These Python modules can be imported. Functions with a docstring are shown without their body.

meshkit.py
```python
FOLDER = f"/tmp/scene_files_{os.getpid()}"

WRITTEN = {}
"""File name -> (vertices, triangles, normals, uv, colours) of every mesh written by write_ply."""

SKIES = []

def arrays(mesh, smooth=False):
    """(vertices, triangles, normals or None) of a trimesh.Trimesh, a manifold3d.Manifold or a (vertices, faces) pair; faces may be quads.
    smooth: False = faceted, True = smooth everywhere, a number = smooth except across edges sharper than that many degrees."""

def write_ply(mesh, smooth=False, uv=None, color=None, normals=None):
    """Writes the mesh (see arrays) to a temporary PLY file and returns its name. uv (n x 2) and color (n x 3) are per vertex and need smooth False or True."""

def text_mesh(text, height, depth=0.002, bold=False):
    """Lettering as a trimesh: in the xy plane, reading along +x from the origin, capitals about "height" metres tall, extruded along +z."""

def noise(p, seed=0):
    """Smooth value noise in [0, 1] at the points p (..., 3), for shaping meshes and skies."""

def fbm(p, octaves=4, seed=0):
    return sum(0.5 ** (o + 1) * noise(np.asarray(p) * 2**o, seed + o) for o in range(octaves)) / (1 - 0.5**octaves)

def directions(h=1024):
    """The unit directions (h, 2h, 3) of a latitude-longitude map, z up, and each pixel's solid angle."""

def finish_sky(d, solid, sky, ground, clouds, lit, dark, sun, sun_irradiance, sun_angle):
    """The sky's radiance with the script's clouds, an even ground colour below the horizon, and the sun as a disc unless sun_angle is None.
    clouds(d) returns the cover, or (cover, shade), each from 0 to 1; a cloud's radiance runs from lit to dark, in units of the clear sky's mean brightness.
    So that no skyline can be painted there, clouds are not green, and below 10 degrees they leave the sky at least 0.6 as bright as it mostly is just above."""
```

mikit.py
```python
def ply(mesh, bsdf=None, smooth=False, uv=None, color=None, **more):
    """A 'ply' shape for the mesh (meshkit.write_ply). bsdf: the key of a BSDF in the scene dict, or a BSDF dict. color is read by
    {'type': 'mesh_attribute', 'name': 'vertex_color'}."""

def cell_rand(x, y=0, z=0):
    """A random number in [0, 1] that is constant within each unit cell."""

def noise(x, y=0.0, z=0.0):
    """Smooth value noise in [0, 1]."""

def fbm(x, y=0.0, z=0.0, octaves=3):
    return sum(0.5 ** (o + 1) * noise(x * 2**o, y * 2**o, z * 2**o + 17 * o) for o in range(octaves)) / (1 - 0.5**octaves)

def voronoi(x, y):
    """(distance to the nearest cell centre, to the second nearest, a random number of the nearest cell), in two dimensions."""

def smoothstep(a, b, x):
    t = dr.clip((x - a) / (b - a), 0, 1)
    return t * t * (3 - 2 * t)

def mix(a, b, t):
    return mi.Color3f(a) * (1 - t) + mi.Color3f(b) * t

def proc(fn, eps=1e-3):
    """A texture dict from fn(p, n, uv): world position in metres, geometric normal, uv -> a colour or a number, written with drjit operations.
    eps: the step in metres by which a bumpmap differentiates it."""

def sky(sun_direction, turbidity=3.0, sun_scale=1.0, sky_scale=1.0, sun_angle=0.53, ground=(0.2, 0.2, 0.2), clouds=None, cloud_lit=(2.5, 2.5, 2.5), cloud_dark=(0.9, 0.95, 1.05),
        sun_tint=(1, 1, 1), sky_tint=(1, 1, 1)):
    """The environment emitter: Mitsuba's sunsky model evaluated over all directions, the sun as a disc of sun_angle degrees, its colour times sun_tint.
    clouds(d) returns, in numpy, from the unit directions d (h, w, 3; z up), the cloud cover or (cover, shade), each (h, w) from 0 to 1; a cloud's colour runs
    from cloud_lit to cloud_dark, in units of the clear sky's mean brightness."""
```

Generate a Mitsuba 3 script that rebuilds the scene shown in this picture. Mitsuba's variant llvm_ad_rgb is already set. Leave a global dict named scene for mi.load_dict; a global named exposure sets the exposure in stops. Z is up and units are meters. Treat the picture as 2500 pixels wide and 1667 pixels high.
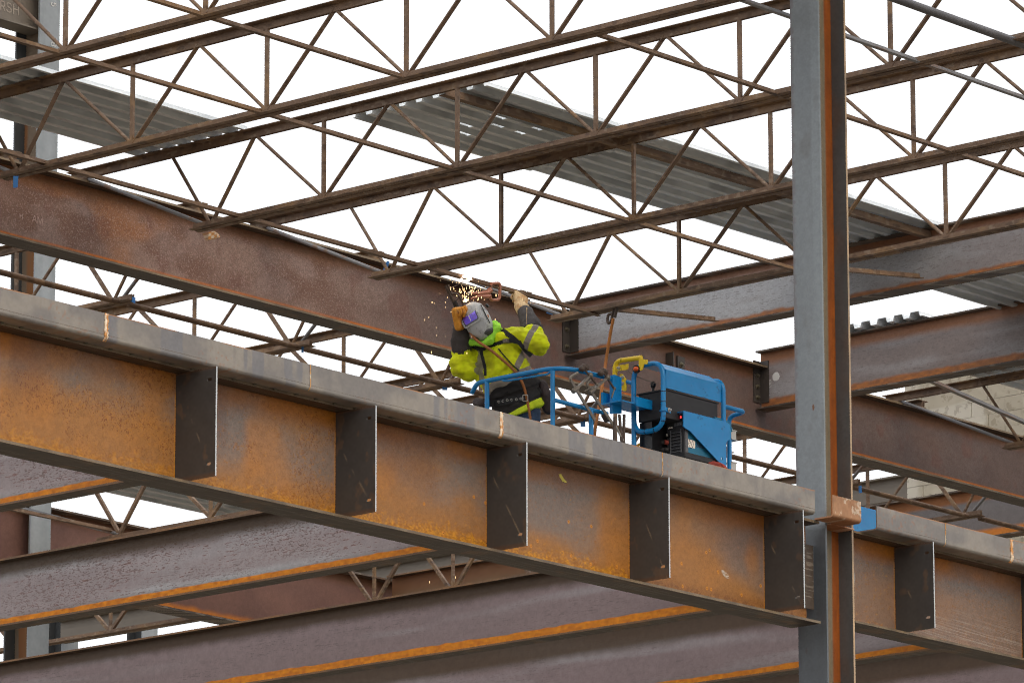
import math, random
import numpy as np, trimesh, manifold3d as m3, drjit as dr, mitsuba as mi
import shapely.geometry as sg
import mikit, meshkit
from mikit import noise, fbm, voronoi, smoothstep, mix, proc
from scipy.spatial.transform import Rotation

random.seed(7); rng = np.random.default_rng(7)
T = mi.ScalarTransform4f
scene, labels = {}, {}

# ---------------------------------------------------------------- camera, sky, exposure
# x runs along the girders (away to the right), y along the joists (away to the left), z is up; metres
FOCAL, PITCH, ROLL, YAW = 13795.0, 0.232966, -0.00153, 0.715678      # focal length in pixels of a 2500-pixel-wide picture
EYE = np.array([0, 0, 1.7])
_l2w = np.stack([[math.sin(YAW), math.cos(YAW), 0], [-math.cos(YAW), math.sin(YAW), 0], [0, 0, 1.0]])
_r0, _f0, _u0 = np.array([1, 0, 0.]), np.array([0, math.cos(PITCH), math.sin(PITCH)]), np.array([0, -math.sin(PITCH), math.cos(PITCH)])
RIGHT = _l2w @ (math.cos(ROLL) * _r0 + math.sin(ROLL) * _u0)
UP = _l2w @ (-math.sin(ROLL) * _r0 + math.cos(ROLL) * _u0)
FWD = _l2w @ _f0
scene['camera'] = {'type': 'perspective', 'fov': 2 * math.degrees(math.atan(1250 / FOCAL)), 'fov_axis': 'x', 'near_clip': 1.0, 'far_clip': 3000.0,
                   'to_world': T().look_at(origin=EYE.tolist(), target=(EYE + FWD).tolist(), up=UP.tolist())}
scene['sky'] = mikit.sky((-0.25, -0.75, 0.75), turbidity=4, sun_scale=0.16, sun_angle=40, clouds=lambda d: (1.0, 0.12 * meshkit.fbm(d * 3.0, 3)), cloud_lit=(1.95, 1.97, 2.02), cloud_dark=(1.3, 1.32, 1.38), ground=(0.2, 0.19, 0.18))
exposure = 2.6

def at(u, v, **k):
    """The point of the plane X=, Y= or Z= (or at depth D=) that is seen at pixel (u, v) of the 2500 x 1667 photograph."""
    d = RIGHT * (u - 1250) / FOCAL - UP * (v - 833.5) / FOCAL + FWD
    ax, val = next(iter(k.items()))
    if ax == 'D':
        return EYE + d * val
    i = 'XYZ'.index(ax)
    return EYE + d * (val - EYE[i]) / d[i]

# ---------------------------------------------------------------- helpers
def put(key, mesh, bsdf, smooth=False, **more):
    scene[key] = mikit.ply(mesh, bsdf, smooth=smooth, **more)
    return key
def free(key):
    n, k = 0, key
    while k in scene or any(x.startswith(k + '__') for x in scene) or k in labels:
        n += 1
        k = f'{key}_{n:03d}'
    return k
def part(parent, name, mesh, bsdf, smooth=False, **more):
    return put(free(f'{parent}__{name}'), mesh, bsdf, smooth, **more)
def tag(key, label, cat, group=None, kind=None):
    labels[key] = {'label': label, 'category': cat}
    if group: labels[key]['group'] = group
    if kind: labels[key]['kind'] = kind
    return key
def thing(name, label, cat, group=None):
    return tag(free(name), label, cat, group)
cat = trimesh.util.concatenate
def boxm(x0, x1, y0, y1, z0, z1):
    b = trimesh.creation.box((abs(x1 - x0), abs(y1 - y0), abs(z1 - z0)))
    b.apply_translation(((x0 + x1) / 2, (y0 + y1) / 2, (z0 + z1) / 2))
    return b
def frame(d, up=(0, 0, 1)):
    d = np.asarray(d, float); d = d / np.linalg.norm(d)
    up = np.asarray(up, float)
    if abs(d @ up) > 0.99 * np.linalg.norm(up): up = np.array([1.0, 0, 0])
    s = np.cross(d, up); s /= np.linalg.norm(s)
    return d, s, np.cross(s, d)
def bar(p, q, w, h, up=(0, 0, 1)):
    """A straight bar of w (sideways) by h (upwards) from p to q."""
    p, q = np.asarray(p, float), np.asarray(q, float)
    d, s, u = frame(q - p, up)
    b = trimesh.creation.box((np.linalg.norm(q - p), w, h))
    M = np.eye(4); M[:3, 0], M[:3, 1], M[:3, 2], M[:3, 3] = d, s, u, (p + q) / 2
    return b.apply_transform(M)
def sweep(poly, p, q, up=(0, 0, 1)):
    """A 2-D outline (side, up) carried from p to q."""
    p, q = np.asarray(p, float), np.asarray(q, float)
    d, s, u = frame(q - p, up)
    m = trimesh.creation.extrude_polygon(sg.Polygon(poly) if not hasattr(poly, 'exterior') else poly, np.linalg.norm(q - p), engine='earcut')
    M = np.eye(4); M[:3, 0], M[:3, 1], M[:3, 2], M[:3, 3] = s, u, -d, q
    return m.apply_transform(M)
def plate_x(poly, x0, x1):
    """An outline in (y, z), extruded from x0 to x1."""
    m = trimesh.creation.extrude_polygon(sg.Polygon(poly) if not hasattr(poly, 'exterior') else poly, x1 - x0, engine='earcut')
    M = np.array([[0, 0, 1, x0], [1, 0, 0, 0], [0, 1, 0, 0], [0, 0, 0, 1.0]])
    return m.apply_transform(M)
def plate_y(poly, y0, y1):
    """An outline in (x, z), extruded from y0 to y1."""
    m = trimesh.creation.extrude_polygon(sg.Polygon(poly) if not hasattr(poly, 'exterior') else poly, y1 - y0, engine='earcut')
    M = np.array([[1, 0, 0, 0], [0, 0, -1, y1], [0, 1, 0, 0], [0, 0, 0, 1.0]])
    return m.apply_transform(M)
def tube(pts, r, n=10, closed=False):
    p = np.asarray(pts, float)
    r = np.broadcast_to(np.asarray(r, float), (len(p),))
    t = (np.roll(p, -1, 0) - np.roll(p, 1, 0)) if closed else np.gradient(p, axis=0)
    t /= np.linalg.norm(t, axis=1, keepdims=True) + 1e-12
    a = np.cross(t[0], [0, 0, 1.0] if abs(t[0][2]) < 0.9 else [1.0, 0, 0]); a /= np.linalg.norm(a)
    A = []
    for k in range(len(p)):
        a = a - t[k] * (a @ t[k]); a /= np.linalg.norm(a); A.append(a)
    A = np.array(A); B = np.cross(t, A); g = np.arange(n) * 2 * np.pi / n
    v = (p[:, None] + r[:, None, None] * (np.cos(g)[None, :, None] * A[:, None] + np.sin(g)[None, :, None] * B[:, None])).reshape(-1, 3)
    f, m = [], len(p)
    for i in range(m if closed else m - 1):
        k = (i + 1) % m
        for j in range(n):
            f += [[i * n + j, i * n + (j + 1) % n, k * n + (j + 1) % n], [i * n + j, k * n + (j + 1) % n, k * n + j]]
    if not closed:
        v = np.vstack([v, p[0], p[-1]])
        for j in range(n):
            f += [[m * n, (j + 1) % n, j], [m * n + 1, (m - 1) * n + j, (m - 1) * n + (j + 1) % n]]
    return trimesh.Trimesh(v, f, process=False)
def rounded(pts, r, k=6, closed=False):
    """The polyline with its corners rounded to radius about r."""
    p = [np.asarray(x, float) for x in pts]; out = []
    N = len(p)
    for i in range(N):
        if not closed and i in (0, N - 1):
            out.append(p[i]); continue
        a, b, c = p[i - 1], p[i], p[(i + 1) % N]
        la, lc = np.linalg.norm(a - b), np.linalg.norm(c - b)
        d = min(r, la * 0.48, lc * 0.48)
        s, e = b + (a - b) / la * d, b + (c - b) / lc * d
        for t in np.linspace(0, 1, k):
            out.append((1 - t) ** 2 * s + 2 * t * (1 - t) * b + t * t * e)
    return np.array(out)
def rbox(x0, x1, y0, y1, z0, z1, r=0.01):
    """A box with rounded edges: the hull of eight little spheres."""
    s = m3.Manifold.sphere(r, 12)
    return m3.Manifold.batch_hull([s.translate((x, y, z)) for x in (x0 + r, x1 - r) for y in (y0 + r, y1 - r) for z in (z0 + r, z1 - r)])
def hexbolt(c, axis, r=0.018, h=0.014):
    a = trimesh.creation.cylinder(r, h, sections=6); b = trimesh.creation.cylinder(r * 1.5, 0.004, sections=14); e = trimesh.creation.cylinder(r * .55, h * 2.2, sections=8)
    a.apply_translation((0, 0, h / 2 + .004)); b.apply_translation((0, 0, .002)); e.apply_translation((0, 0, h * 1.1))
    m = cat([a, b, e]); d, s, u = frame(axis)
    M = np.eye(4); M[:3, 0], M[:3, 1], M[:3, 2], M[:3, 3] = s, u, -d if False else d, c
    if np.linalg.det(M[:3, :3]) < 0: M[:3, 0] *= -1
    return m.apply_transform(M)
L_SHAPE = lambda leg, t: [(0, 0), (leg, 0), (leg, t), (t, t), (t, leg), (0, leg)]
def flip(poly, sx=1, sy=1):
    q = [(x * sx, y * sy) for x, y in poly]
    return q if sx * sy > 0 else q[::-1]

# ---------------------------------------------------------------- materials
def c(r, g, b, k=1.0):
    """A linear base colour from the sRGB values one would call it by."""
    f = lambda x: ((x / 255) / 12.92 if x < 10.3 else ((x / 255 + 0.055) / 1.055) ** 2.4) * k
    return mi.Color3f(f(r), f(g), f(b))
def lin(r, g, b, k=1.0):
    f = lambda x: ((x / 255) / 12.92 if x < 10.3 else ((x / 255 + 0.055) / 1.055) ** 2.4) * k
    return [f(r), f(g), f(b)]
def paint(key, rgb=None, fn=None, rough=0.5, spec=0.5, metal=0.0, two=True, bump=None, bscale=0.002, **more):
    b = {'type': 'principled', 'base_color': proc(fn) if fn else {'type': 'rgb', 'value': lin(*rgb)}, 'roughness': rough, 'specular': spec, 'metallic': metal, **more}
    if bump: b = {'type': 'bumpmap', 'arbitrary': proc(bump, eps=0.003), 'scale': bscale, 'bsdf': b}
    scene[key] = {'type': 'twosided', 'bsdf': b} if two else b
    return key
sat = lambda x: dr.clip(x, 0.0, 1.0)
def grain(a, b, f=90.0, k=0.16):
    return 1.0 + k * (noise(a * f, b * f) - 0.5) + k * .8 * (noise(a * f * .37 + 9, b * f * .37) - 0.5)

ZB, ZT = 8.6461, 9.3183           # underside and top of the front girder's web
def f_girder_web(p, n, uv):
    x, z = p.x, p.z
    h = (z - ZB) / (ZT - ZB)
    big = fbm(x * 1.3, z * 2.8, 3.0)
    wav = fbm(x * 4.8, z * 3.6, 5.0)
    right = smoothstep(29.9, 30.0, x)                                             # the second girder, browner and barer
    col = mix(c(156, 108, 60), c(124, 110, 102), smoothstep(.42, .74, big * .66 + h * .42))
    col = mix(col, c(118, 106, 100), right * .75)
    col = mix(col, c(172, 112, 46), smoothstep(.46, .7, fbm(x * 2.1 + 7, z * 2.0, 8.0)) * .6 * (1 - right * .7))
    brush = noise(x * 3.6, z * 310.0 + x * 14)
    col = mix(col, c(178, 170, 164), right * smoothstep(.40, .95, brush) * smoothstep(30.65, 31.0, x) * .4 * smoothstep(.04, .2, h) * (1 - smoothstep(.3, .6, h)))
    top = smoothstep(.80 - .12 * wav, .93, h)
    col = mix(col, c(164, 98, 24), top * (.45 + .5 * smoothstep(.3, .6, fbm(x * 1.9, z * 4.0, 31.0))))
    spk = noise(x * 95, z * 95) * .5 + noise(x * 34 + 3, z * 34) * .5
    much = .50 + .40 * smoothstep(24.1, 24.9, x) * smoothstep(23.5, 23.6, x) + .15 * smoothstep(26.4, 26.9, x) - .95 * smoothstep(27.74, 27.80, x) * (1 - right) - .25 * right
    low = smoothstep(.25, .0, h - .14 * (wav - .5) + .03 * right)
    col = mix(col, c(206, 140, 22), sat(low * 1.5 - .52 + .5 * (fbm(x * 1.7, z * 2.0, 21.0) - .35) + (spk - .5) * 2.0) * .85 * sat(much))
    col = mix(col, c(150, 92, 24), sat(low * 1.2 - .2 + (noise(x * 70 + 5, z * 110) - .62) * 2.4) * .7 * sat(much + .3))
    col = mix(col, c(112, 72, 46), smoothstep(.2, .05, h + .05 * (spk - .5)) * smoothstep(27.74, 27.80, x) * (1 - right) * (.35 + .5 * smoothstep(.45, .6, spk)))
    col = mix(col, mix(c(200, 126, 28), c(160, 96, 28), noise(x * 60, z * 90)), right * smoothstep(.145, .10, h + .05 * (noise(x * 40, 2.0) - .5)) * .95)
    d1, d2, rn = voronoi(x * 8.5, z * 8.5)
    few = (1 - right) * smoothstep(.72, .76, rn) * smoothstep(.66, .5, h) * smoothstep(24.6, 25.4, x)
    col = mix(col, c(208, 136, 44), few * smoothstep(.14, .05, d1) * .9)
    col = mix(col, c(98, 54, 18), few * smoothstep(.04, .02, d1))
    pit = noise(x * 150, z * 120) * .6 + noise(x * 70, z * 60, 4.0) * .4
    zone = smoothstep(.46, .66, fbm(x * 3.4 + 5, z * 5, 2.0)) * smoothstep(26.6, 24.2, x)
    col = mix(col, c(112, 60, 26), smoothstep(.58, .74, pit) * zone * .55)
    col = mix(col, c(170, 112, 40), smoothstep(.62, .76, noise(x * 110 + 9, z * 110)) * zone * .4)
    # a chalk spot sprayed on the right-hand girder and a few scrapes
    dx, dz = (x - 30.125) / .043, (z - 9.040) / .062
    col = mix(col, c(196, 206, 208), smoothstep(1.3, .6, dr.sqrt(dx * dx + dz * dz)))
    dx, dz = (x - 28.76) / .042, (z - 8.862 + (x - 28.76) * .4) / .023
    col = mix(col, c(186, 176, 162), smoothstep(1.1, .7, dr.sqrt(dx * dx + dz * dz)) * smoothstep(.3, .7, noise(x * 22, z * 180)))
    weld = sum(smoothstep(.020, .006, dr.abs(x - s)) for s in STIFF_X)            # rust along the stiffener welds
    col = mix(col, c(196, 122, 30), sat(weld) * .7 * smoothstep(.86, .8, h))
    streak = smoothstep(.62, .78, noise(x * 3.1 + 3, z * .4, 7.0)) * smoothstep(.25, .7, h)
    col = mix(col, c(98, 66, 56), streak * .35)
    return col * grain(x, z, 130, .2)
STIFF_X = [23.5452, 24.951, 26.3618, 27.7726, 29.1834, 30.6274, 32.1079]
def f_pour_stop(p, n, uv):
    x, z = p.x, p.z
    blot = fbm(x * 3.2, z * 5 + p.y * 5, 1.0)
    col = mix(c(138, 131, 122), c(118, 113, 109), smoothstep(.36, .64, blot))
    run = fbm(x * 6.5, z * 1.6 + p.y, 4.0)
    col = mix(col, c(106, 106, 111), smoothstep(.60, .66, run) * .72 * smoothstep(28.6, 27.4, x))
    drip = noise(x * 24, z * 2.2, 6.0)
    col = mix(col, c(112, 108, 106), smoothstep(.55, .95, drip) * .4)
    col = mix(col, c(96, 84, 70), smoothstep(.0035, .0012, dr.abs(z - 9.3722 + .002 * noise(x * 9, 1.0))) * .8 * smoothstep(.25, .6, noise(x * 3, 4.0)))
    col = mix(col, c(176, 112, 52), smoothstep(9.4925, 9.4992, z) * smoothstep(.45, .7, noise(x * 5, 2.0)) * .8)
    col = mix(col, c(150, 92, 50), smoothstep(.74, .84, noise(x * 60, z * 60, 9.0)) * .35 * smoothstep(.5, .7, noise(x * 2.2, z * 3, 11.0)))
    return col * grain(x, z + p.y, 70, .12)
def f_stiff(p, n, uv):
    y, z = p.y, p.z
    col = mix(c(74, 70, 66), c(60, 58, 58), fbm(y * 4 + p.x, z * 4, p.x))
    col = mix(col, c(128, 92, 58), smoothstep(.6, .74, fbm(y * 14 + p.x * 3, z * 10, p.x)) * .25)
    col = mix(col, c(116, 74, 36), smoothstep(8.6876, 8.6544, z) * .4 + smoothstep(9.2975, 9.3141, z) * .3)
    scr = smoothstep(.02, .0, dr.abs(z - 8.7539 - (y - 22.8631) * (1.4 + noise(p.x * 3, 1.0)))) * smoothstep(.5, .8, noise(y * 20, z * 9, p.x))
    col = mix(col, c(146, 128, 104), scr * .5)
    col = mix(col, c(196, 202, 206), smoothstep(22.7997, 22.7977, y))             # the bare sawn front edge
    return col * grain(y, z, 80, .14)
def f_floor_web(p, n, uv):
    y, z = p.y + p.x * 7.0, p.z
    h = (z - 8.7207) / (9.1606 - 8.7207)
    col = mix(c(142, 126, 128), c(120, 105, 106), fbm(y * .9, z * 3.6, p.x))
    heavy = smoothstep(27.8008, 26.722, p.x)                                           # the left-hand beams are pitted, the others only streaked
    col = mix(col, mix(c(158, 148, 150), c(138, 128, 130), fbm(y * 1.2, z * 9, 2.0)), heavy)
    col = mix(col, c(172, 174, 178), smoothstep(.46, .7, fbm(y * .6 + 3, z * 6.5, p.x + 2)) * (.35 + .6 * heavy))
    sl = z + y * .004
    st = noise(y * 16.0, sl * 190.0) * .55 + noise(y * 44.0, sl * 210.0, 3.0) * .45
    col = mix(col, c(84, 72, 70), smoothstep(.60, .80, st) * .35 * smoothstep(.3, .62, fbm(y * 1.6, z * 6, 9.0)))
    pt = noise(y * 84, sl * 190, 8.0) * .6 + noise(y * 40, sl * 150, 18.0) * .4
    zone = smoothstep(.36, .6, fbm(y * 1.3, z * 4.2, 6.0))
    col = mix(col, c(84, 58, 50), heavy * zone * smoothstep(.54, .74, pt) * .55)
    pt2 = noise(y * 15, sl * 175, 12.0) * .65 + noise(y * 60, sl * 190, 15.0) * .35
    col = mix(col, c(104, 60, 46), heavy * smoothstep(.68, .80, pt2) * .6 * smoothstep(.4, .6, fbm(y * .8 + 2, z * 5, 23.0)))
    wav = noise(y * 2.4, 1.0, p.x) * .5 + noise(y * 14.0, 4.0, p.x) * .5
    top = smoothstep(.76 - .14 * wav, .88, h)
    col = mix(col, c(74, 56, 36), top * .9)  # rust, darkened further with painted shade below the top flange
    wide = smoothstep(28.0, 28.4, p.x) * smoothstep(30.4, 30.0, p.x) * .035
    low = smoothstep(.105 + .05 * wav + wide, .092 + .04 * wav + wide, h)
    col = mix(col, c(116, 108, 104), smoothstep(.2, .1, h) * .5 * (1 - low))
    col = mix(col, mix(c(214, 134, 22), c(184, 106, 26), noise(y * 30, z * 60)), low)
    return col * grain(y, z, 95, .15)
def f_roof_web(p, n, uv):                                                          # the two roof beams R
    y, z = p.y + p.x * 5.0, p.z
    h = (z - 13.31) / (13.79 - 13.31)
    col = mix(c(132, 122, 120), c(112, 100, 96), fbm(y * .8, z * 3, p.x))
    left = smoothstep(39, 38, p.x) * (.35 + .65 * smoothstep(28.6, 29.6, p.y))
    col = mix(col, c(166, 168, 172), sat(smoothstep(.40, .66, fbm(y * .7 + 3, z * 4.5, p.x + 2)) * .6 + left * .65))
    st = noise(y * 15.0, z * 190.0) * .55 + noise(y * 44.0, z * 200.0, 3.0) * .45
    col = mix(col, c(96, 84, 80), smoothstep(.62, .80, st) * .4)
    wav = noise(y * 2.4, 1.0, p.x) * .5 + noise(y * 16.0, 4.0, p.x) * .5
    col = mix(col, c(140, 86, 42), smoothstep(.80 - .1 * wav, .93, h) * .8)
    low = smoothstep(.10 + .10 * wav, .04 + .08 * wav, h)
    col = mix(col, mix(c(168, 102, 40), c(134, 84, 48), noise(y * 22, z * 50)), low * .9)
    return col * grain(y, z, 95, .15)
def f_back_web(p, n, uv):                                                          # the long roof girder
    x, z = p.x, p.z
    h = (z - 13.06) / (13.66 - 13.06)
    col = mix(c(132, 108, 98), c(112, 84, 72), smoothstep(.35, .68, fbm(x * 1.4, z * 2.6, 1.0)))
    col = mix(col, c(150, 130, 124), smoothstep(.45, .75, fbm(x * 2.6 + 4, z * 4, 3.0)) * .5)
    col = mix(col, c(150, 98, 56), smoothstep(.6, .74, fbm(x * 1.0 + 9, z * 2.2, 5.0)) * .55)
    far = smoothstep(34.0, 36.6, x)
    col = mix(col, mix(c(98, 84, 80), c(84, 74, 74), fbm(x * 3, z * 4, 6.0)), far * .85)
    col = mix(col, c(106, 70, 62), smoothstep(.58, .76, fbm(x * 6, z * 5, 9.0)) * .4)
    sp = noise(x * 150, z * 150, 2.0)
    col = mix(col, c(92, 66, 58), smoothstep(.55, .8, sp) * .3)
    col = mix(col, c(170, 150, 144), smoothstep(.6, .85, noise(x * 120, z * 120, 4.0)) * .3 * (1 - far))
    wav = noise(x * 5, 2.0)
    col = mix(col, c(122, 78, 42), smoothstep(.80 - .1 * wav, .95, h) * .7)
    low = smoothstep(.105, .06, h) * (.7 + .6 * smoothstep(.35, .6, noise(x * 2.2, z * 70)))
    col = mix(col, c(178, 98, 34), sat(low) * .95)
    return col * grain(x, z, 110, .2)
def f_far_web(p, n, uv):
    x, z = p.x + p.y, p.z
    h = (z - 12.97) / (13.77 - 12.97)
    col = mix(c(120, 88, 78), c(98, 72, 66), fbm(x * 1.2, z * 3, 1.0))
    col = mix(col, c(112, 74, 44), smoothstep(.8, .95, h) * .7)
    col = mix(col, c(188, 112, 34), smoothstep(.16, .06, h + .04 * noise(x * 7, 1.0)) * .9)
    return col * grain(x, z, 80, .15)
def f_far_beam(p, n, uv):
    y, z = p.y, p.z
    h = (z - 13.28) / (13.78 - 13.28)
    col = mix(c(116, 112, 112), c(104, 98, 98), fbm(y * 1.2, z * 3, 1.0))
    col = mix(col, c(146, 90, 44), smoothstep(.74, .84, h) * .85)
    col = mix(col, c(196, 118, 34), smoothstep(.2, .1, h) * .9)
    return col * grain(y, z, 80, .12)
def f_flange(p, n, uv):
    a = p.x + p.y
    col = mix(c(88, 76, 66), c(72, 64, 60), fbm(p.x * 2.5 + p.y * 2.5, p.z * 3, 1.0))
    col = mix(col, c(124, 86, 52), smoothstep(.56, .74, fbm(p.x * 6, p.y * 6, p.z * 4)) * .4)
    col = mix(col, c(160, 150, 138), smoothstep(.62, .8, noise(p.x * 12 + p.y * 12, p.z * 90, 3.0)) * .35)
    return col * grain(a, p.z + p.x * .3, 80, .2)
def f_flange_dark(p, n, uv):
    a = p.x + p.y
    col = mix(c(78, 66, 56), c(60, 52, 46), fbm(p.x * 3 + p.y * 3, p.z * 3, 1.0))
    col = mix(col, c(118, 82, 46), smoothstep(.56, .74, fbm(p.x * 7, p.y * 7, p.z * 4)) * .4)
    col = mix(col, c(104, 96, 88), smoothstep(.55, .8, noise(p.x * 4, p.y * 90, 3.0)) * .3)
    col = mix(col, c(136, 118, 94), smoothstep(.8, .95, -n.y) * (.35 + .55 * noise(p.x * 9, 1.0, 5.0)))        # rolled toes, rubbed bright
    col = mix(col, c(132, 92, 52), smoothstep(.8, .95, -n.x) * (.3 + .5 * noise(p.y * 7, 2.0, 6.0)))  # toes facing -x coloured orange and lighter, a painted lit edge
    return col * grain(a, p.z + p.x * .3, 80, .2)
def f_joist(p, n, uv):
    a = p.y * 1.0 + p.x * .7
    col = mix(c(126, 103, 84), c(94, 75, 61), fbm(p.y * 2.4, p.x * 3 + p.z * 4, 2.0))
    col = mix(col, c(134, 106, 76), smoothstep(.52, .7, fbm(p.y * 5 + 3, p.z * 9, p.x)) * .7)
    col = mix(col, c(152, 136, 120), smoothstep(.64, .78, noise(p.y * 26, p.z * 40, p.x * 20)) * .4)
    col = mix(col, c(60, 48, 42), smoothstep(.62, .76, noise(p.y * 14 + 5, p.z * 30, p.x * 9)) * .45)
    return col * grain(a, p.z, 90, .18)
def f_rod(p, n, uv):
    col = mix(c(128, 128, 130), c(96, 94, 96), fbm(p.y * 5, p.z * 5, p.x * 5))
    return mix(col, c(116, 84, 60), smoothstep(.56, .7, fbm(p.y * 9, p.z * 9, p.x * 3 + 4)) * .7)
def f_column(p, n, uv):
    y, z = p.y + p.x, p.z
    col = mix(c(120, 126, 130), c(106, 113, 118), fbm(y * 5, z * 1.2, 1.0))
    col = mix(col, c(132, 140, 144), smoothstep(.4, .9, noise(y * 22, z * .25, 3.0)) * .4)
    edge = smoothstep(23.235, 23.262, p.y + .016 * smoothstep(.3, .8, noise(z * 42, 3.0)))
    col = mix(col, c(100, 92, 94), edge * .6)
    col = mix(col, c(92, 90, 88), smoothstep(.60, .80, fbm(y * 6, z * 3, 8.0)) * .35)
    d1, d2, rn = voronoi(y * 3.0, z * 1.3)
    col = mix(col, c(104, 66, 40), smoothstep(.04, .015, d1) * smoothstep(.5, .6, rn))
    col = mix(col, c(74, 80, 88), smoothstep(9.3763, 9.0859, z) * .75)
    return col * grain(y, z, 100, .13)
def f_column_web(p, n, uv):
    x, z = p.x, p.z
    u = (x - 29.71) / (30.0 - 29.71)
    col = mix(c(128, 116, 96), c(108, 94, 74), fbm(x * 6, z * 1.2, 1.0))
    rib = smoothstep(.66 + .05 * noise(z * 3, 1.0), .75, u)
    col = mix(col, mix(c(150, 80, 28), c(126, 68, 28), noise(x * 40, z * 8)), rib)
    return col * grain(x, z, 90, .14)
def f_column_dark(p, n, uv):
    col = mix(c(92, 92, 92), c(76, 76, 76), fbm(p.y * 7, p.z * 1.6, 2.0))
    spot = smoothstep(.35, .05, dr.sqrt(dr.square((p.z - 11.6) * .9)))
    col = mix(col, c(110, 74, 46), smoothstep(.5, .75, fbm(p.y * 6 + 3, p.z * 2.2, 5.0)) * (.3 + .5 * spot))
    return mix(col, c(196, 168, 134), smoothstep(23.0185, 23.0165, p.y) * (.4 + .6 * noise(p.z * 6, 1.0))) * grain(p.y, p.z, 90, .14)
def f_deck(p, n, uv):
    x, y = p.x, p.y
    col = mix(c(206, 212, 216), c(182, 190, 196), fbm(x * 1.6, y * 9, 1.0))
    col = mix(col, c(222, 228, 232), smoothstep(.55, .8, noise(x * 2.5, y * 60, 4.0)) * .5)
    col = mix(col, c(150, 156, 160), smoothstep(.54, .74, fbm(x * 2.2, y * 6, 7.0)) * .6)
    return col * grain(x * .3, y, 60, .1)
def f_cap(p, n, uv):
    col = mix(c(176, 136, 104), c(154, 110, 78), fbm(p.x * 9, p.z * 9, 1.0))
    col = mix(col, c(196, 178, 158), smoothstep(.55, .66, fbm(p.x * 24, p.z * 24, 3.0)) * .8)
    return mix(col, c(148, 78, 34), smoothstep(9.368, 9.3183, p.z) * .6) * grain(p.x, p.z, 60, .2)
def f_block(p, n, uv):
    col = mix(c(172, 164, 148), c(156, 148, 132), fbm(p.y * 5, p.z * 7, 1.0))
    col = mix(col, c(190, 185, 174), smoothstep(.5, .7, noise(p.y * 2.1, p.z * 5.9, 3.0)) * .6)
    return mix(col, c(112, 100, 84), smoothstep(.62, .76, fbm(p.y * 16, p.z * 16, 5.0)) * .4)
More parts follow.
